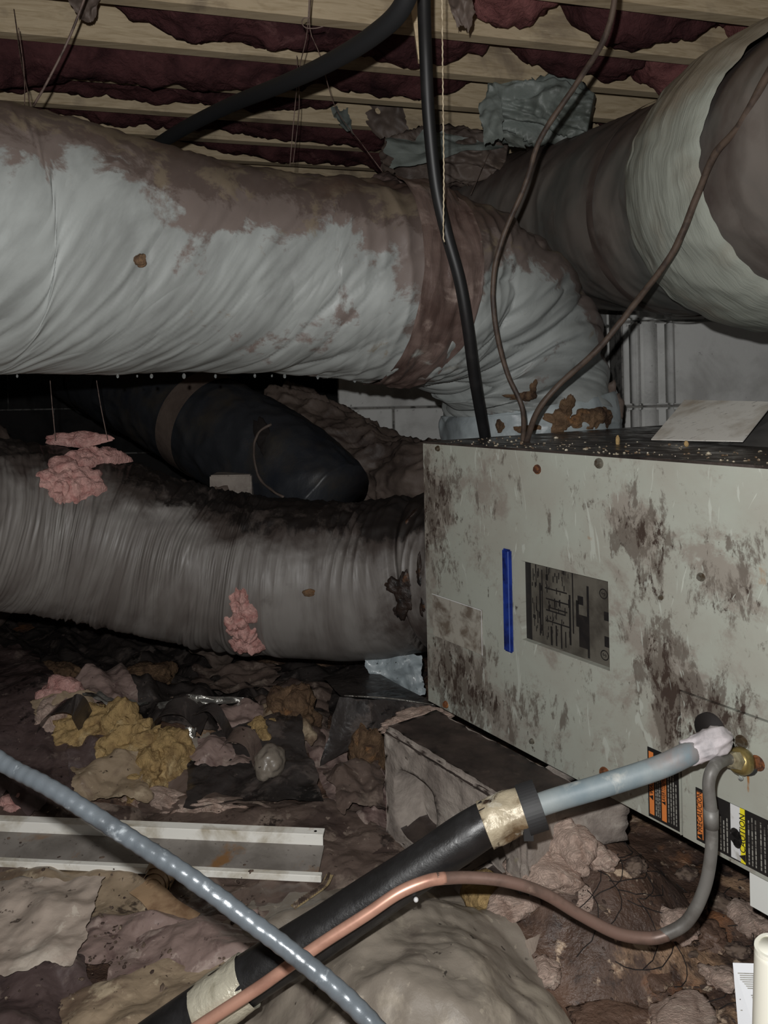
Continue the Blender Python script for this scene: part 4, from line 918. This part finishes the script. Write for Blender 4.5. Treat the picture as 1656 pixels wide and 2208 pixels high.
cable('brown_cable', [(1720, 60, 1.1), (1656, 160, 1.17), (1595, 270, 1.24), (1540, 335, 1.3), (1500, 430, 1.36), (1450, 545, 1.42), (1365, 660, 1.5), (1290, 752, 1.55), (1205, 830, 1.6), (1158, 890, 1.6), (1132, 962, 1.56)], .0062, 'brown_cable', 'thin brown cable slanting from the right edge down to the cabinet top', disp=lambda s, th, p: .001*nz(s*30, th))
cable('string', [(950, -120, 1.25), (953, 0, 1.3), (955, 200, 1.36), (957, 380, 1.38), (956, 500, 1.40), (958, 522, 1.40)], .0012, 'string', 'white string hanging in front of the black cable', 'string', n=240, disp=lambda s, th, p: .0004*math.sin(s*500+th))
hw = 'hanger wires from the joists'
cable('hanger_wire', [(196, -40, 1.5), (150, 80, 1.52), (100, 180, 1.54), (72, 228, 1.56)], .0024, 'wire', 'thicker dark hanger wire slanting at upper left', 'wire', n=20, sides=8)
for pts, lb in (([(30, 20, 1.85), (45, 130, 1.72), (58, 190, 1.62), (70, 245, 1.6)], 'thin hanger wire left of the thicker slanting one'), ([(40, 60, 1.66), (52, 160, 1.66), (53, 242, 1.62)], 'faint hanger wire, leftmost at upper left'), ([(668, -40, 1.55), (662, 70, 1.6), (645, 150, 1.68), (636, 230, 1.75), (625, 358, 1.82)], 'thin wire dropping from the loop to the pale duct'), ([(672, -40, 1.55), (668, 60, 1.6), (690, 120, 1.65), (725, 235, 1.8), (780, 310, 1.95), (826, 372, 2.0)], 'thin wire slanting right from the loop'), ([(640, 120, 1.95), (645, 230, 1.95), (632, 352, 1.95)], 'dim wire behind the loop wire'), ([(108, 820, 1.85), (113, 880, 1.86), (120, 950, 1.88)], 'faint wire between the two ducts, left one'), ([(208, 820, 1.85), (218, 880, 1.86), (232, 948, 1.88)], 'faint wire between the two ducts, right one'), ([(1095, 190, 2.55), (1075, 290, 2.5), (1050, 340, 2.45), (1015, 420, 2.4)], 'dim wire across the torn pale wrap')):
    cable('hanger_wire', pts, .0011, 'wire', lb, 'wire', n=40, sides=6)
lp = [(668, 38, 1.58), (655, 40, 1.58), (651, 50, 1.58), (660, 60, 1.58), (680, 61, 1.58), (697, 57, 1.58)]
cable('wire_loop', lp, .0012, 'wire', 'small open wire loop hooked at the top of the hanger wires', 'wire', n=40, sides=6)

# ------------------------------------------------------------------ foreground grey cable
def ridges(s, th, p): return .00022*math.sin(s*560+2*nz(s*20, 1))+.0005*nz(s*60, th*2)
cable('conduit', [(-140, 1530, .74), (0, 1640, .72), (110, 1700, .70), (260, 1795, .68), (400, 1885, .66), (520, 1972, .645), (640, 2062, .63), (745, 2150, .62), (830, 2240, .61), (890, 2330, .60)], .0074, 'conduit', 'shiny grey cable crossing the lower left foreground diagonally', n=500, sides=20, disp=ridges)

# ------------------------------------------------------------------ suction line
SL = thing('refrigerant_line', 'black insulated refrigerant pipe with bare blue-grey end entering the cabinet', 'pipe', P(700, 2050, .98))
hd = facedepth(1541, 1592)
hp = B(hs+.006, .06, ht-.004)
bare = [tuple(hp)+(.0138,), tuple(B(hs+.004, -.012, ht-.006))+(.0138,), tuple(P(1500, 1618, .985))+(.0138,), tuple(P(1420, 1655, .975))+(.0138,), tuple(P(1300, 1694, .975))+(.0138,), tuple(P(1180, 1730, .985))+(.0138,), tuple(P(1100, 1762, .99))+(.0136,)]
def ptube(name, pts, n, sides, m, par, **k): return tube(name, pts, n, sides, M[m], par, **k)
ptube('bare_tube', bare, 120, 28, 'patina', SL)['label'] = 'bare blue-grey weathered tube'
ptube('tape_wrap', [tuple(P(1562, 1590, 1.0))+(.012,), tuple(P(1548, 1596, .988))+(.0175,), tuple(P(1520, 1608, .984))+(.0175,), tuple(P(1478, 1626, .983))+(.0158,)], 60, 40, 'puttytape', SL, disp=lambda s, th, p: .0022*ridge(s*30, th*2, 1, 2)-.002)['label'] = 'pale grey putty tape around the tube end'
ins = [(1060, 1768, .985, .0255), (1000, 1806, .98, .0265), (900, 1873, .975, .027), (800, 1940, .97, .0275), (700, 2005, .965, .028), (600, 2068, .96, .0285), (500, 2135, .955, .029), (400, 2205, .95, .029), (250, 2310, .945, .029), (100, 2410, .94, .029)]
ptube('pipe_insulation', pxpath(ins), 200, 36, 'rubber', SL, disp=lambda s, th, p: .0012*nz(s*12, th))
ptube('foil_tape', pxpath([(1142, 1742, .985, .025), (1100, 1756, .985, .0275), (1045, 1780, .983, .0285)]), 60, 40, 'stainfoil', SL, disp=lambda s, th, p: .003*ridge(s*20, th*2, 5, 2)-.003)['label'] = 'yellowed foil tape at the insulation end'
ptube('foil_tape', pxpath([(535, 2113, .957, .0302), (500, 2137, .955, .0308), (462, 2163, .954, .0306), (432, 2184, .952, .0302)]), 60, 40, 'foiltape2', SL, disp=lambda s, th, p: .002*ridge(s*20, th*2, 8, 2)-.001, caps=False)['label'] = 'silvery foil tape wrap near the bottom edge'
def ringstrap(c, axis, r, w, th_, m, par, name):
    axis = Vector(axis).normalized(); a = axis.orthogonal().normalized(); b = axis.cross(a); vs, fs = [], []; n = 48
    prof = [(-w/2, 0), (w/2, 0), (w/2, th_), (-w/2, th_)]
    for i in range(n):
        t = 2*math.pi*i/n; dr = a*math.cos(t)+b*math.sin(t)
        for (x, y) in prof: vs.append(Vector(c)+axis*x+dr*(r+y+.0012*math.sin(3*t)))
    for i in range(n):
        for j in range(4):
            fs.append((i*4+j, i*4+(j+1) % 4, ((i+1) % n)*4+(j+1) % 4, ((i+1) % n)*4+j))
    return mk(name, vs, fs, M[m], par, sm=False)
ax = P(1180, 1725, .985)-P(1040, 1772, .983)
ringstrap(P(1146, 1742, .982), ax, .0262, .024, .0035, 'strap', SL, 'strap')['label'] = 'black strap band at the insulation end'
bm = bmesh.new(); c = P(1142, 1786, .965); boxbm(bm, (c.x-.008, c.y-.004, c.z-.014), (c.x+.004, c.y+.004, c.z+.014)); from_bm('strap_tail', bm, M['strap'], SL)
fs0, ft0 = Fc(1600, 1641)
# brass fitting
BF = thing('brass_fitting', 'green-brown brass flare fitting screwed into the cabinet panel', 'fitting', B(fs0, -.001, ft0))
def lathe(name, prof, base, axis, m, par, n=24, sm=True, hexa=False):
    axis = Vector(axis).normalized(); a = axis.orthogonal().normalized(); b = axis.cross(a); vs, fs = [], []
    for (h, r) in prof:
        for i in range(n): t = 2*math.pi*i/n; vs.append(Vector(base)+axis*h+(a*math.cos(t)+b*math.sin(t))*r)
    for k in range(len(prof)-1):
        for i in range(n): fs.append((k*n+i, k*n+(i+1) % n, (k+1)*n+(i+1) % n, (k+1)*n+i))
    fs.append(tuple(range(n-1, -1, -1))); fs.append(tuple((len(prof)-1)*n+i for i in range(n)))
    return mk(name, vs, fs, M[m], par, sm=sm)
fa = (P(1552, 1640, .985)-B(fs0+.01, 0, ft0)).normalized()
fb = B(fs0+.006, .004, ft0)
lathe('flange_nut', [(0, .0175), (.010, .0175), (.011, .014)], fb, fa, 'strap', BF, 18)
lathe('brass_body', [(.010, .014), (.014, .017), (.022, .018), (.028, .016), (.033, .013)], fb, fa, 'brass', BF)
lathe('flare_nut', [(.033, .0125), (.046, .0115), (.052, .009)], fb, fa, 'foiltape', BF, 6, sm=False)
bm = bmesh.new(); bmesh.ops.create_uvsphere(bm, u_segments=12, v_segments=8, radius=.0035, matrix=Matrix.Translation(fb+fa*.022-Vector((0, 0, .0225)))); from_bm('water_droplet', bm, M['water'], BF, sm=True)
# copper liquid line
LQ = thing('refrigerant_line', 'thin copper tube looping below the cabinet and running along the black pipe', 'pipe', P(1300, 2020, .95))
fs0, ft0 = Fc(1600, 1641)
lq = [tuple(fb+fa*.045)+(.0075,), tuple(fb+fa*.062)+(.0075,), tuple(P(1541, 1652, .95))+(.0075,), tuple(P(1528, 1690, .94))+(.0075,), tuple(P(1534, 1760, .94))+(.0075,), tuple(P(1533, 1840, .945))+(.0075,), tuple(P(1517, 1920, .95))+(.0075,), tuple(P(1480, 1988, .955))+(.0075,), tuple(P(1420, 2022, .96))+(.0072,)]
ptube('grey_tube_end', lq, 140, 18, 'grey_tube', LQ)['label'] = 'grey weathered upright end of the tube'
lq2 = [(1440, 2015, .958, .0072), (1400, 2023, .96, .0072), (1330, 2012, .96, .0072), (1250, 1972, .96, .0070), (1170, 1925, .955, .007), (1090, 1900, .95, .007), (1010, 1892, .945, .007), (940, 1895, .935, .007)]
ptube('dull_copper_run', pxpath(lq2), 120, 18, 'copper_dull', LQ)
lq3 = [(960, 1893, .938, .0071), (920, 1900, .932, .007), (860, 1925, .925, .007), (790, 1972, .918, .0069), (700, 2030, .912, .0069), (620, 2085, .908, .0069), (560, 2128, .906, .0069), (480, 2180, .902, .0069), (380, 2245, .90, .0069), (250, 2330, .895, .0069)]
ptube('bright_copper_run', pxpath(lq3), 120, 18, 'copper', LQ)['label'] = 'bright orange-pink copper run'
bm = bmesh.new(); cylbm(bm, P(1533, 1745, .94), (0, 0, -1), .0088, .0088, .022, 18); from_bm('joint_sleeve', bm, M['grey_tube'], LQ, sm=True)
# grommet crust around the hole
bm = bmesh.new()
cs = B(hs+.006, -.0005, ht-.004)
o = lathe('tube_stub', [(0, .021), (.05, .021)], B(hs-.004, .04, ht+.014), -NI, 'hole', cab)

# ------------------------------------------------------------------ concrete block with cores
c0 = Pz(1128, 1752, ZBOT-.001); c1 = Pz(835, 1572, ZBOT-.001)
DA = (c1-c0); DA.z = 0; LA = .39; DA.normalize(); DB = Vector((-DA.y, DA.x, 0))
if DB.x < 0: DB = -DB
LBk = .14; ZB1 = ZBOT-.001
bz = .0
def K(a_, b_, z): return Vector((c0.x, c0.y, 0))+DA*a_+DB*b_+Vector((0, 0, z))
bm = bmesh.new()
n_ = 40
# solid body as grid box with jitter; cores cut with booleans
boxbm(bm, (0, 0, bz), (LA, LBk, ZB1), K)
bmesh.ops.recalc_face_normals(bm, faces=bm.faces)
bmesh.ops.bevel(bm, geom=bm.edges[:], offset=.009, segments=3, affect='EDGES')
me = bpy.data.meshes.new('blk'); bm.to_mesh(me); bm.free()
tmp = bpy.data.objects.new('blk', me); COL.objects.link(tmp)
cut = []
zc = (bz+ZB1)/2
for a0 in (.035, .215):
    bm = bmesh.new(); prof = []
    for i in range(28):
        t = 2*math.pi*i/28; cx_, cz_ = math.cos(t), math.sin(t)
        sg = lambda v: math.copysign(abs(v)**.62, v)
        prof.append((a0+.07+.068*sg(cx_), zc-.012+.068*sg(cz_)))
    f0 = [bm.verts.new(K(x, -.02, z)) for x, z in prof]; f1 = [bm.verts.new(K((x-a0-.07)*.78+a0+.07, LBk*.42, (z-zc)*.8+zc)) for x, z in prof]
    for i in range(28): bm.faces.new((f0[i], f0[(i+1) % 28], f1[(i+1) % 28], f1[i]))
    bm.faces.new(f0[::-1]); bm.faces.new(f1); bmesh.ops.recalc_face_normals(bm, faces=bm.faces)
    cm = bpy.data.meshes.new('c'); bm.to_mesh(cm); bm.free(); co = bpy.data.objects.new('c', cm); COL.objects.link(co); cut.append(co)
    md = tmp.modifiers.new('b', 'BOOLEAN'); md.object = co; md.operation = 'DIFFERENCE'; md.solver = 'EXACT'
bpy.context.view_layer.update()
me2 = bpy.data.meshes.new_from_object(tmp.evaluated_get(bpy.context.evaluated_depsgraph_get()))
for o in cut+[tmp]: bpy.data.objects.remove(o)
bm = bmesh.new(); bm.from_mesh(me2)
bmesh.ops.triangulate(bm, faces=bm.faces)
for _ in range(5):
    es = [e for e in bm.edges if e.calc_length() > .016]
    if not es: break
    bmesh.ops.subdivide_edges(bm, edges=es, cuts=1); bmesh.ops.triangulate(bm, faces=bm.faces)
bm.normal_update()
for v in bm.verts:
    e = .0035*fbm(v.co.x*40, v.co.y*40, v.co.z*40, 3)
    v.co += v.normal*(e-.001)
cb = from_bm('concrete_block', bm, M['concrete'], None, sm=True)
cb.data.materials.append(M['blocktop'])
for p in cb.data.polygons:
    if p.normal.z > .8: p.material_index = 1
meta(cb, 'hollow grey concrete block with open cores under the left end of the cabinet', 'block')
for i in range(2):
    pth = [[(1255, 1742), (1290, 1775), (1310, 1800)], [(1310, 1745), (1300, 1775), (1305, 1798)]][i]
# broken slab lump right of the block
bm = bmesh.new()
sp = Pz(1170, 1742, ZBOT-.005)
def slab(px, z): return Pz(px, 1735, ZBOT-.004)
SLAB = [Pz(1170, 1748, ZBOT-.02), Pz(1352, 1722, ZBOT-.02), Pz(1300, 1660, ZBOT-.02)+Vector((0, .08, 0)), Pz(1120, 1690, ZBOT-.02)+Vector((0, .04, 0))]
n2 = 40; vs = []; fs = []
for k in range(12):
    for i in range(n2):
        u = i/n2*4; q = int(u); f = u-q
        p = SLAB[q]*(1-f)+SLAB[(q+1) % 4]*f
        z = ZBOT-.02-.075*k/11
        c = (SLAB[0]+SLAB[2])/2
        inward = -.012*(k == 0)-.01*(k == 11)*1.5
        dirv = (p-c); dirv.z = 0; dirv.normalize()
        p = Vector((p.x, p.y, z+(.012*fbm(i*.5, 3) if k == 11 else 0)))+dirv*(inward+.006*fbm(i*.45, k*.35, 2, 3))
        vs.append(p)
for k in range(11):
    for i in range(n2): fs.append((k*n2+i, k*n2+(i+1) % n2, (k+1)*n2+(i+1) % n2, (k+1)*n2+i))
fs.append(tuple(range(n2))); fs.append(tuple(11*n2+i for i in range(n2-1, -1, -1)))
meta(mk('broken_slab', vs, fs, M['concrete'], None), 'dark cracked concrete slab piece under the bare tube, right of the block', 'slab')

# ------------------------------------------------------------------ white channel
ca, cb_ = G(-140, 1866, .0), G(686, 1918, .0)
CD = (cb_-ca); CD.z = 0; CLn = CD.length; CD.normalize(); CN = Vector((-CD.y, CD.x, 0))   # away from camera
if CN.y < 0: CN = -CN
cz = max(H(ca.x, ca.y), H(cb_.x, cb_.y))+.012
CH = thing('metal_channel', 'white metal channel with rust spots lying on the plastic at left', 'metal channel', (ca+cb_)/2)
def chbox(name, y0, y1, z0, z1, m, l=0, bev=.001):
    bm = bmesh.new(); boxbm(bm, (0, y0, z0), (CLn+l, y1, z1), lambda x, y, z: Vector((ca.x, ca.y, cz))+CD*x+CN*y+Vector((0, 0, z)))
    bmesh.ops.recalc_face_normals(bm, faces=bm.faces); bmesh.ops.bevel(bm, geom=bm.edges[:], offset=bev, segments=1, affect='EDGES')
    return from_bm(name, bm, M[m], CH)
chbox('front_lip', -.012, -.0, -.002, .010, 'channel', .008)
bm = bmesh.new()
W0 = Vector((ca.x, ca.y, cz))
pr = [(0, .0), (.062, .016), (.062, .020), (0, .004)]
A_ = [bm.verts.new(W0+CN*y+Vector((0, 0, z))) for y, z in pr]; B_ = [bm.verts.new(W0+CD*CLn+CN*y+Vector((0, 0, z))) for y, z in pr]
for i in range(4): bm.faces.new((A_[i], A_[(i+1) % 4], B_[(i+1) % 4], B_[i]))
bm.faces.new(A_[::-1]); bm.faces.new(B_); from_bm('web', bm, M['channel_web'], CH)['label'] = 'grey dirty inner web with rust'
chbox('rear_lip', .062, .0655, .014, .040, 'channel', -.002)
bm = bmesh.new()
pr = [(.0655, .039), (.082, .0405), (.082, .0365), (.0655, .035)]
A_ = [bm.verts.new(W0+CN*y+Vector((0, 0, z))) for y, z in pr]; B_ = [bm.verts.new(W0+CD*(CLn-.002)+CN*y+Vector((0, 0, z))) for y, z in pr]
for i in range(4): bm.faces.new((A_[i], A_[(i+1) % 4], B_[(i+1) % 4], B_[i]))
bm.faces.new(A_[::-1]); bm.faces.new(B_); from_bm('top_flange', bm, M['channel'], CH)
bm = bmesh.new(); cylbm(bm, W0+CD*(CLn-.018)+CN*.073+Vector((0, 0, .0388)), (0, 0, 1), .0028, .0028, .0012, 12); from_bm('screw_hole', bm, M['hole'], CH)

# ------------------------------------------------------------------ small things
# brown tape coil
TC = thing('brown_tape_scrap', 'crumpled tan tape coil with a loose tail in front of the channel', 'tape', G(340, 1930))
def ribbon(name, pts, w, m, par, side=None, n=60, tw=0, label=None, cat=None):
    c, L = crom([tuple(p) for p in pts], n); vs, fs = [], []
    for i, p in enumerate(c):
        t = Vector(c[min(n-1, i+1)])-Vector(c[max(0, i-1)]); t.normalize()
        s_ = Vector(side) if side else t.cross(Vector((0, 0, 1))); s_ = (s_-t*s_.dot(t)).normalized()
        s_ = Matrix.Rotation(tw*i/n, 3, t)@s_
        nn_ = t.cross(s_)
        for a_, b_ in ((-w/2, 0), (w/2, 0), (w/2, .0008), (-w/2, .0008)): vs.append(Vector(p)+s_*a_+nn_*b_)
    for i in range(n-1):
        for j in range(4): fs.append((i*4+j, i*4+(j+1) % 4, (i+1)*4+(j+1) % 4, (i+1)*4+j))
    fs.append((0, 1, 2, 3)); fs.append(tuple((n-1)*4+j for j in (3, 2, 1, 0)))
    o = mk(name, vs, fs, M[m], par, sm=False)
    if label and par is None: meta(o, label, cat)
    return o
g = G(340, 1920)
for k in range(5):
    rr_ = .010+.004*k; pts = []
    for i in range(9):
        t = math.pi*(1.15*i/8)-.1+.2*k
        pts.append(g+Vector((-math.cos(t)*rr_*1.0, .01*k-.03, .018+math.sin(t)*rr_*1.1)))
    ribbon('coil_turn', pts, .02+.003*k, 'tapebrown', TC, side=(.2, 1, .2))
ribbon('tape_tail', [G(310, 1930)+Vector((0, -.02, .03)), G(330, 1965)+Vector((0, 0, .03)), G(360, 1990)+Vector((0, 0, .024)), G(410, 2020)+Vector((0, 0, .02))], .045, 'tapebrown', TC, tw=.3)
# zip strap
zp = [G(712, 1922)+Vector((0, 0, .03)), G(700, 1945)+Vector((0, 0, .03)), G(670, 1968)+Vector((0, 0, .03)), G(632, 1992)+Vector((0, 0, .028))]
ZS = thing('zip_strap', 'yellowed toothed plastic strap curving from the channel end to the black pipe', 'strap', zp[1])
ribbon('band', zp, .013, 'cord', ZS)
c, L = crom([tuple(p) for p in zp], 22)
bm = bmesh.new()
for p in c[1:-1]: p = Vector(p); boxbm(bm, (p.x-.0025, p.y-.006, p.z), (p.x+.0012, p.y+.006, p.z+.003))
from_bm('teeth', bm, M['chip'], ZS)
# scrap paper by the mound
hangsheet('paper_scrap', [G(1128, 2030, .025), G(1168, 2012, .02), G(1192, 2022, .012), G(1140, 2062, .012)], 'pl_tan', 'small folded tan scrap right of the mound', 'scrap', .006, 3.7, n=20, rag=.05)
hangsheet('paper_scrap', [G(455, 1995, .02), G(520, 1975, .02), G(560, 2010, .012), G(500, 2030, .012)], 'pl_tan', 'pale crumpled scrap under the tape tail', 'scrap', .01, 4.7, n=24, rag=.08)
hangsheet('paper_scrap', [G(480, 2070, .03), G(560, 2042, .03), G(545, 2060, .02), G(490, 2086, .02)], 'pl_tan', 'thin cream strip tucked behind the black pipe', 'scrap', .004, 5.2, n=20, rag=.03)
# foil strips
for q, lb in (([(172, 1478, .07), (215, 1475, .06), (295, 1515, .04), (285, 1532, .03)], 'bright crumpled foil strip, left one at the back of the rubble'), ([(245, 1488, .06), (330, 1487, .06), (320, 1500, .04), (255, 1500, .04)], 'short foil sliver right of the left foil strip'), ([(340, 1495, .06), (390, 1482, .06), (385, 1492, .05), (345, 1510, .04)], 'small foil curl in the middle back of the rubble'), ([(400, 1478, .07), (540, 1485, .06), (530, 1495, .05), (420, 1500, .05)], 'long narrow foil edge near the middle back'), ([(400, 1548, .07), (425, 1550, .07), (420, 1580, .05), (402, 1578, .05)], 'tiny bright foil tab amid black plastic')):
    hangsheet('foil_scrap', [G(a_, b_+20, c_) for a_, b_, c_ in q], 'foil', lb, 'foil scrap', .012, len(lb), n=24, fr=20, rag=.06)
# black curled strips
for i, (pp, w, lb) in enumerate((([(420, 1510, .10), (455, 1500, .13), (480, 1530, .11), (500, 1570, .05)], .03, 'curled olive-black strip arching over the rubble'), ([(90, 1560, .04), (110, 1510, .10), (160, 1495, .11), (185, 1530, .06)], .05, 'black plastic strip arching at left behind the tan fluff'), ([(330, 1560, .05), (350, 1510, .09), (400, 1500, .10), (440, 1540, .06)], .05, 'black plastic loop in the middle of the rubble'), ([(470, 1600, .03), (500, 1560, .08), (540, 1570, .08), (560, 1620, .03)], .05, 'dark brown plastic loop left of the ochre lump'))):
    ribbon('plastic_strip', [G(a_, b_+25, c_) for a_, b_, c_ in pp], w, 'pl_brown' if i == 3 else 'pl_black', None, side=(.3, 1, .3), label=lb, cat='plastic sheet')
# grey flap scraps
hangsheet('plastic_scrap', [G(385, 1600, .07), G(425, 1590, .07), G(430, 1640, .04), G(400, 1640, .03)], 'pl_grey', 'grey plastic flap right of the golden fluff, upright', 'scrap', .01, 8.1, n=24)
hangsheet('plastic_scrap', [G(430, 1590, .06), G(450, 1580, .06), G(475, 1630, .04), G(440, 1640, .03)], 'pl_grey', 'narrow grey plastic flap beside the other upright flap', 'scrap', .01, 8.9, n=24)
# clear lump
clump(583, 1712, None, .04, .032, .034, 'pl_grey', 'clear crinkled plastic lump with fine ribs on the black sheet', 41.5, name='clear_plastic_lump', cat='plastic', rough=.25, off=.05)
clump(30, 1745, None, .03, .02, .02, 'fg_pink', 'pinkish lump beside the left end of the channel', 42.5, rough=.5)
# paper and plate on the cabinet top
PC = [P(1404, 947, 1.47), P(1601, 951, 1.31), P(1668, 866, 1.42), P(1476, 862, 1.60)]
def slabof(name, c, th_, m, label, cat):
    a_, b_, c_, d_ = c; nn_ = (b_-a_).cross(d_-a_).normalized()*th_
    vs = [a_, b_, c_, d_, a_-nn_, b_-nn_, c_-nn_, d_-nn_]
    return meta(mk(name, vs, [(0, 1, 2, 3), (7, 6, 5, 4), (0, 4, 5, 1), (1, 5, 6, 2), (2, 6, 7, 3), (3, 7, 4, 0)], M[m], None, sm=False), label, cat)
slabof('paper_sheet', PC, .002, 'paper', 'stained white paper sheet leaning on top of the cabinet', 'paper')
slabof('metal_plate', [P(1575, 960, 1.36), P(1690, 968, 1.27), P(1720, 870, 1.45), P(1630, 868, 1.6)], .003, 'cardgrey', 'dull grey plate under the paper at the right frame edge', 'plate')
# crumbs on the cabinet top
bm = bmesh.new()
for i in range(300):
    s_ = R.uniform(.02, 1.2); q = abs(R.gauss(0, .12))+.006
    if q > .85: continue
    r = R.uniform(.0006, .0021)*(1.4 if R.random() < .1 else 1); c = B(s_, q, HT+r*.4)
    m_ = bmesh.ops.create_icosphere(bm, subdivisions=1, radius=r, matrix=Matrix.Translation(c)@Matrix.Diagonal((R.uniform(.7, 2), R.uniform(.7, 2), R.uniform(.5, 1.4), 1)))
meta(from_bm('crumbs', bm, mat('pale_crumbs', (170, 160, 140), [((110, 90, 70), 40, .45, .55)], .3), None), 'pale crumbs and grit scattered along the cabinet top', 'debris', kind='stuff')
for i, (px, py) in enumerate(((1332, 955), (1480, 962))):
    c = Pz(px, py, ZTOP+.003)
    bm = bmesh.new(); bmesh.ops.create_icosphere(bm, subdivisions=2, radius=.006, matrix=Matrix.Translation(c+Vector((0, 0, .004)))@Matrix.Diagonal((.7, .7, 1.9 if i == 0 else 1, 1)))
    for v in bm.verts: v.co += v.co.normalized()*.002*nz(v.co.x*300, v.co.y*300, i)
    meta(from_bm('yellow_fluff_tuft', bm, M['fg_yellow'], None, sm=True), ('upright yellow fluff tuft on the cabinet top edge', 'flat yellow fluff tuft on the cabinet top in front of the paper')[i], 'insulation')
# PVC pipe and tag at the lower right
PV = thing('pvc_pipe', 'bright white plastic pipe standing upright at the lower right frame edge', 'pipe', P(1655, 2300, .80))
pa, pb = P(1672, 2045, .78), P(1662, 2420, .78)
o = tube('pipe_wall', [tuple(pa)+(.0195,), tuple(pa*.5+pb*.5)+(.0195,), tuple(pb)+(.0195,)], 20, 36, M['pvc'], PV)
ringstrap(pa+Vector((0, 0, -.001)), (0, 0, 1), .0165, .004, .0035, 'pvc', PV, 'rim')
TG = thing('printed_tag', 'white printed tag with small grey print beside the upright white pipe', 'tag', P(1615, 2208, .83))
a_, b_, c_, d_ = P(1580, 2076, .84), P(1640, 2078, .83), P(1650, 2290, .80), P(1598, 2290, .81)
nn_ = (b_-a_).cross(d_-a_).normalized()*.001
if nn_.y > 0: nn_ = -nn_
mk('tag_card', [a_, b_, c_, d_, a_-nn_, b_-nn_, c_-nn_, d_-nn_], [(0, 1, 2, 3), (7, 6, 5, 4), (0, 4, 5, 1), (1, 5, 6, 2), (2, 6, 7, 3), (3, 7, 4, 0)], mat('tag_paper', (206, 208, 212), [((150, 120, 90), 20, .64, .72)], .5), TG, sm=False)
vs, fs = [], []
def tg(u, v): return (a_*(1-u)+b_*u)*(1-v)+(d_*(1-u)+c_*u)*v+nn_*.4
for i in range(16):
    v = .10+.022*i+(.05 if i > 7 else 0); u0 = .22 if i % 5 else .15; u1 = R.uniform(.7, .98)
    k = len(vs); vs += [tg(u0, v), tg(u1, v), tg(u1, v+.011), tg(u0, v+.011)]; fs.append((k, k+1, k+2, k+3))
mk('small_print', vs, fs, M['inkgrey'], TG, sm=False)
# copper-tube drip bead / nut by black pipe
bm = bmesh.new(); bmesh.ops.create_icosphere(bm, subdivisions=2, radius=.0032, matrix=Matrix.Translation(P(897, 1940, .95)))
meta(from_bm('white_bead', bm, M['lab_wh'], None, sm=True), 'tiny white fibre bead under the black pipe', 'debris')
# floor grit
bm = bmesh.new()
for i in range(1800):
    px = R.uniform(0, 1656); py = R.uniform(1450, 2208)
    if 560 < px < 1200 and py > 1930 and R.random() < .8: continue
    p = G(px, py); dd = p.y; r = R.uniform(.0008, .0032)*(1 if R.random() < .93 else 2)
    p.z = H(p.x, p.y, True)+r*.3+(.02 if px < 600 else 0)
    bmesh.ops.create_icosphere(bm, subdivisions=1, radius=r, matrix=Matrix.Translation(p)@Matrix.Rotation(R.uniform(0, 6), 4, 'Z')@Matrix.Diagonal((R.uniform(.7, 2.2), R.uniform(.6, 1.3), R.uniform(.3, .8), 1)))
meta(from_bm('floor_grit', bm, M['chip'], None), 'grit and small crumbs scattered over the dirt floor', 'debris', kind='stuff')
# roots on the right mud, uncountable
bm = bmesh.new()
for i in range(26):
    px, py = R.uniform(1200, 1620), R.uniform(1880, 2190); p = G(px, py, .01); a0 = R.uniform(-.6, .6); prev = None
    for k in range(9):
        q = p+Vector((.014*k*math.cos(a0+.12*k), .014*k*math.sin(a0+.12*k)*.6, 0)); q.z = H(q.x, q.y, True)+.003; q.x += R.uniform(-.002, .002); q.y += R.uniform(-.003, .003)
        if prev is not None: cylbm(bm, prev, q-prev, .0008, .0007, (q-prev).length, 5)
        prev = q
meta(from_bm('thin_roots', bm, M['hole'], None), 'thin dark roots matted on the mud right of the mound', 'roots', kind='stuff')
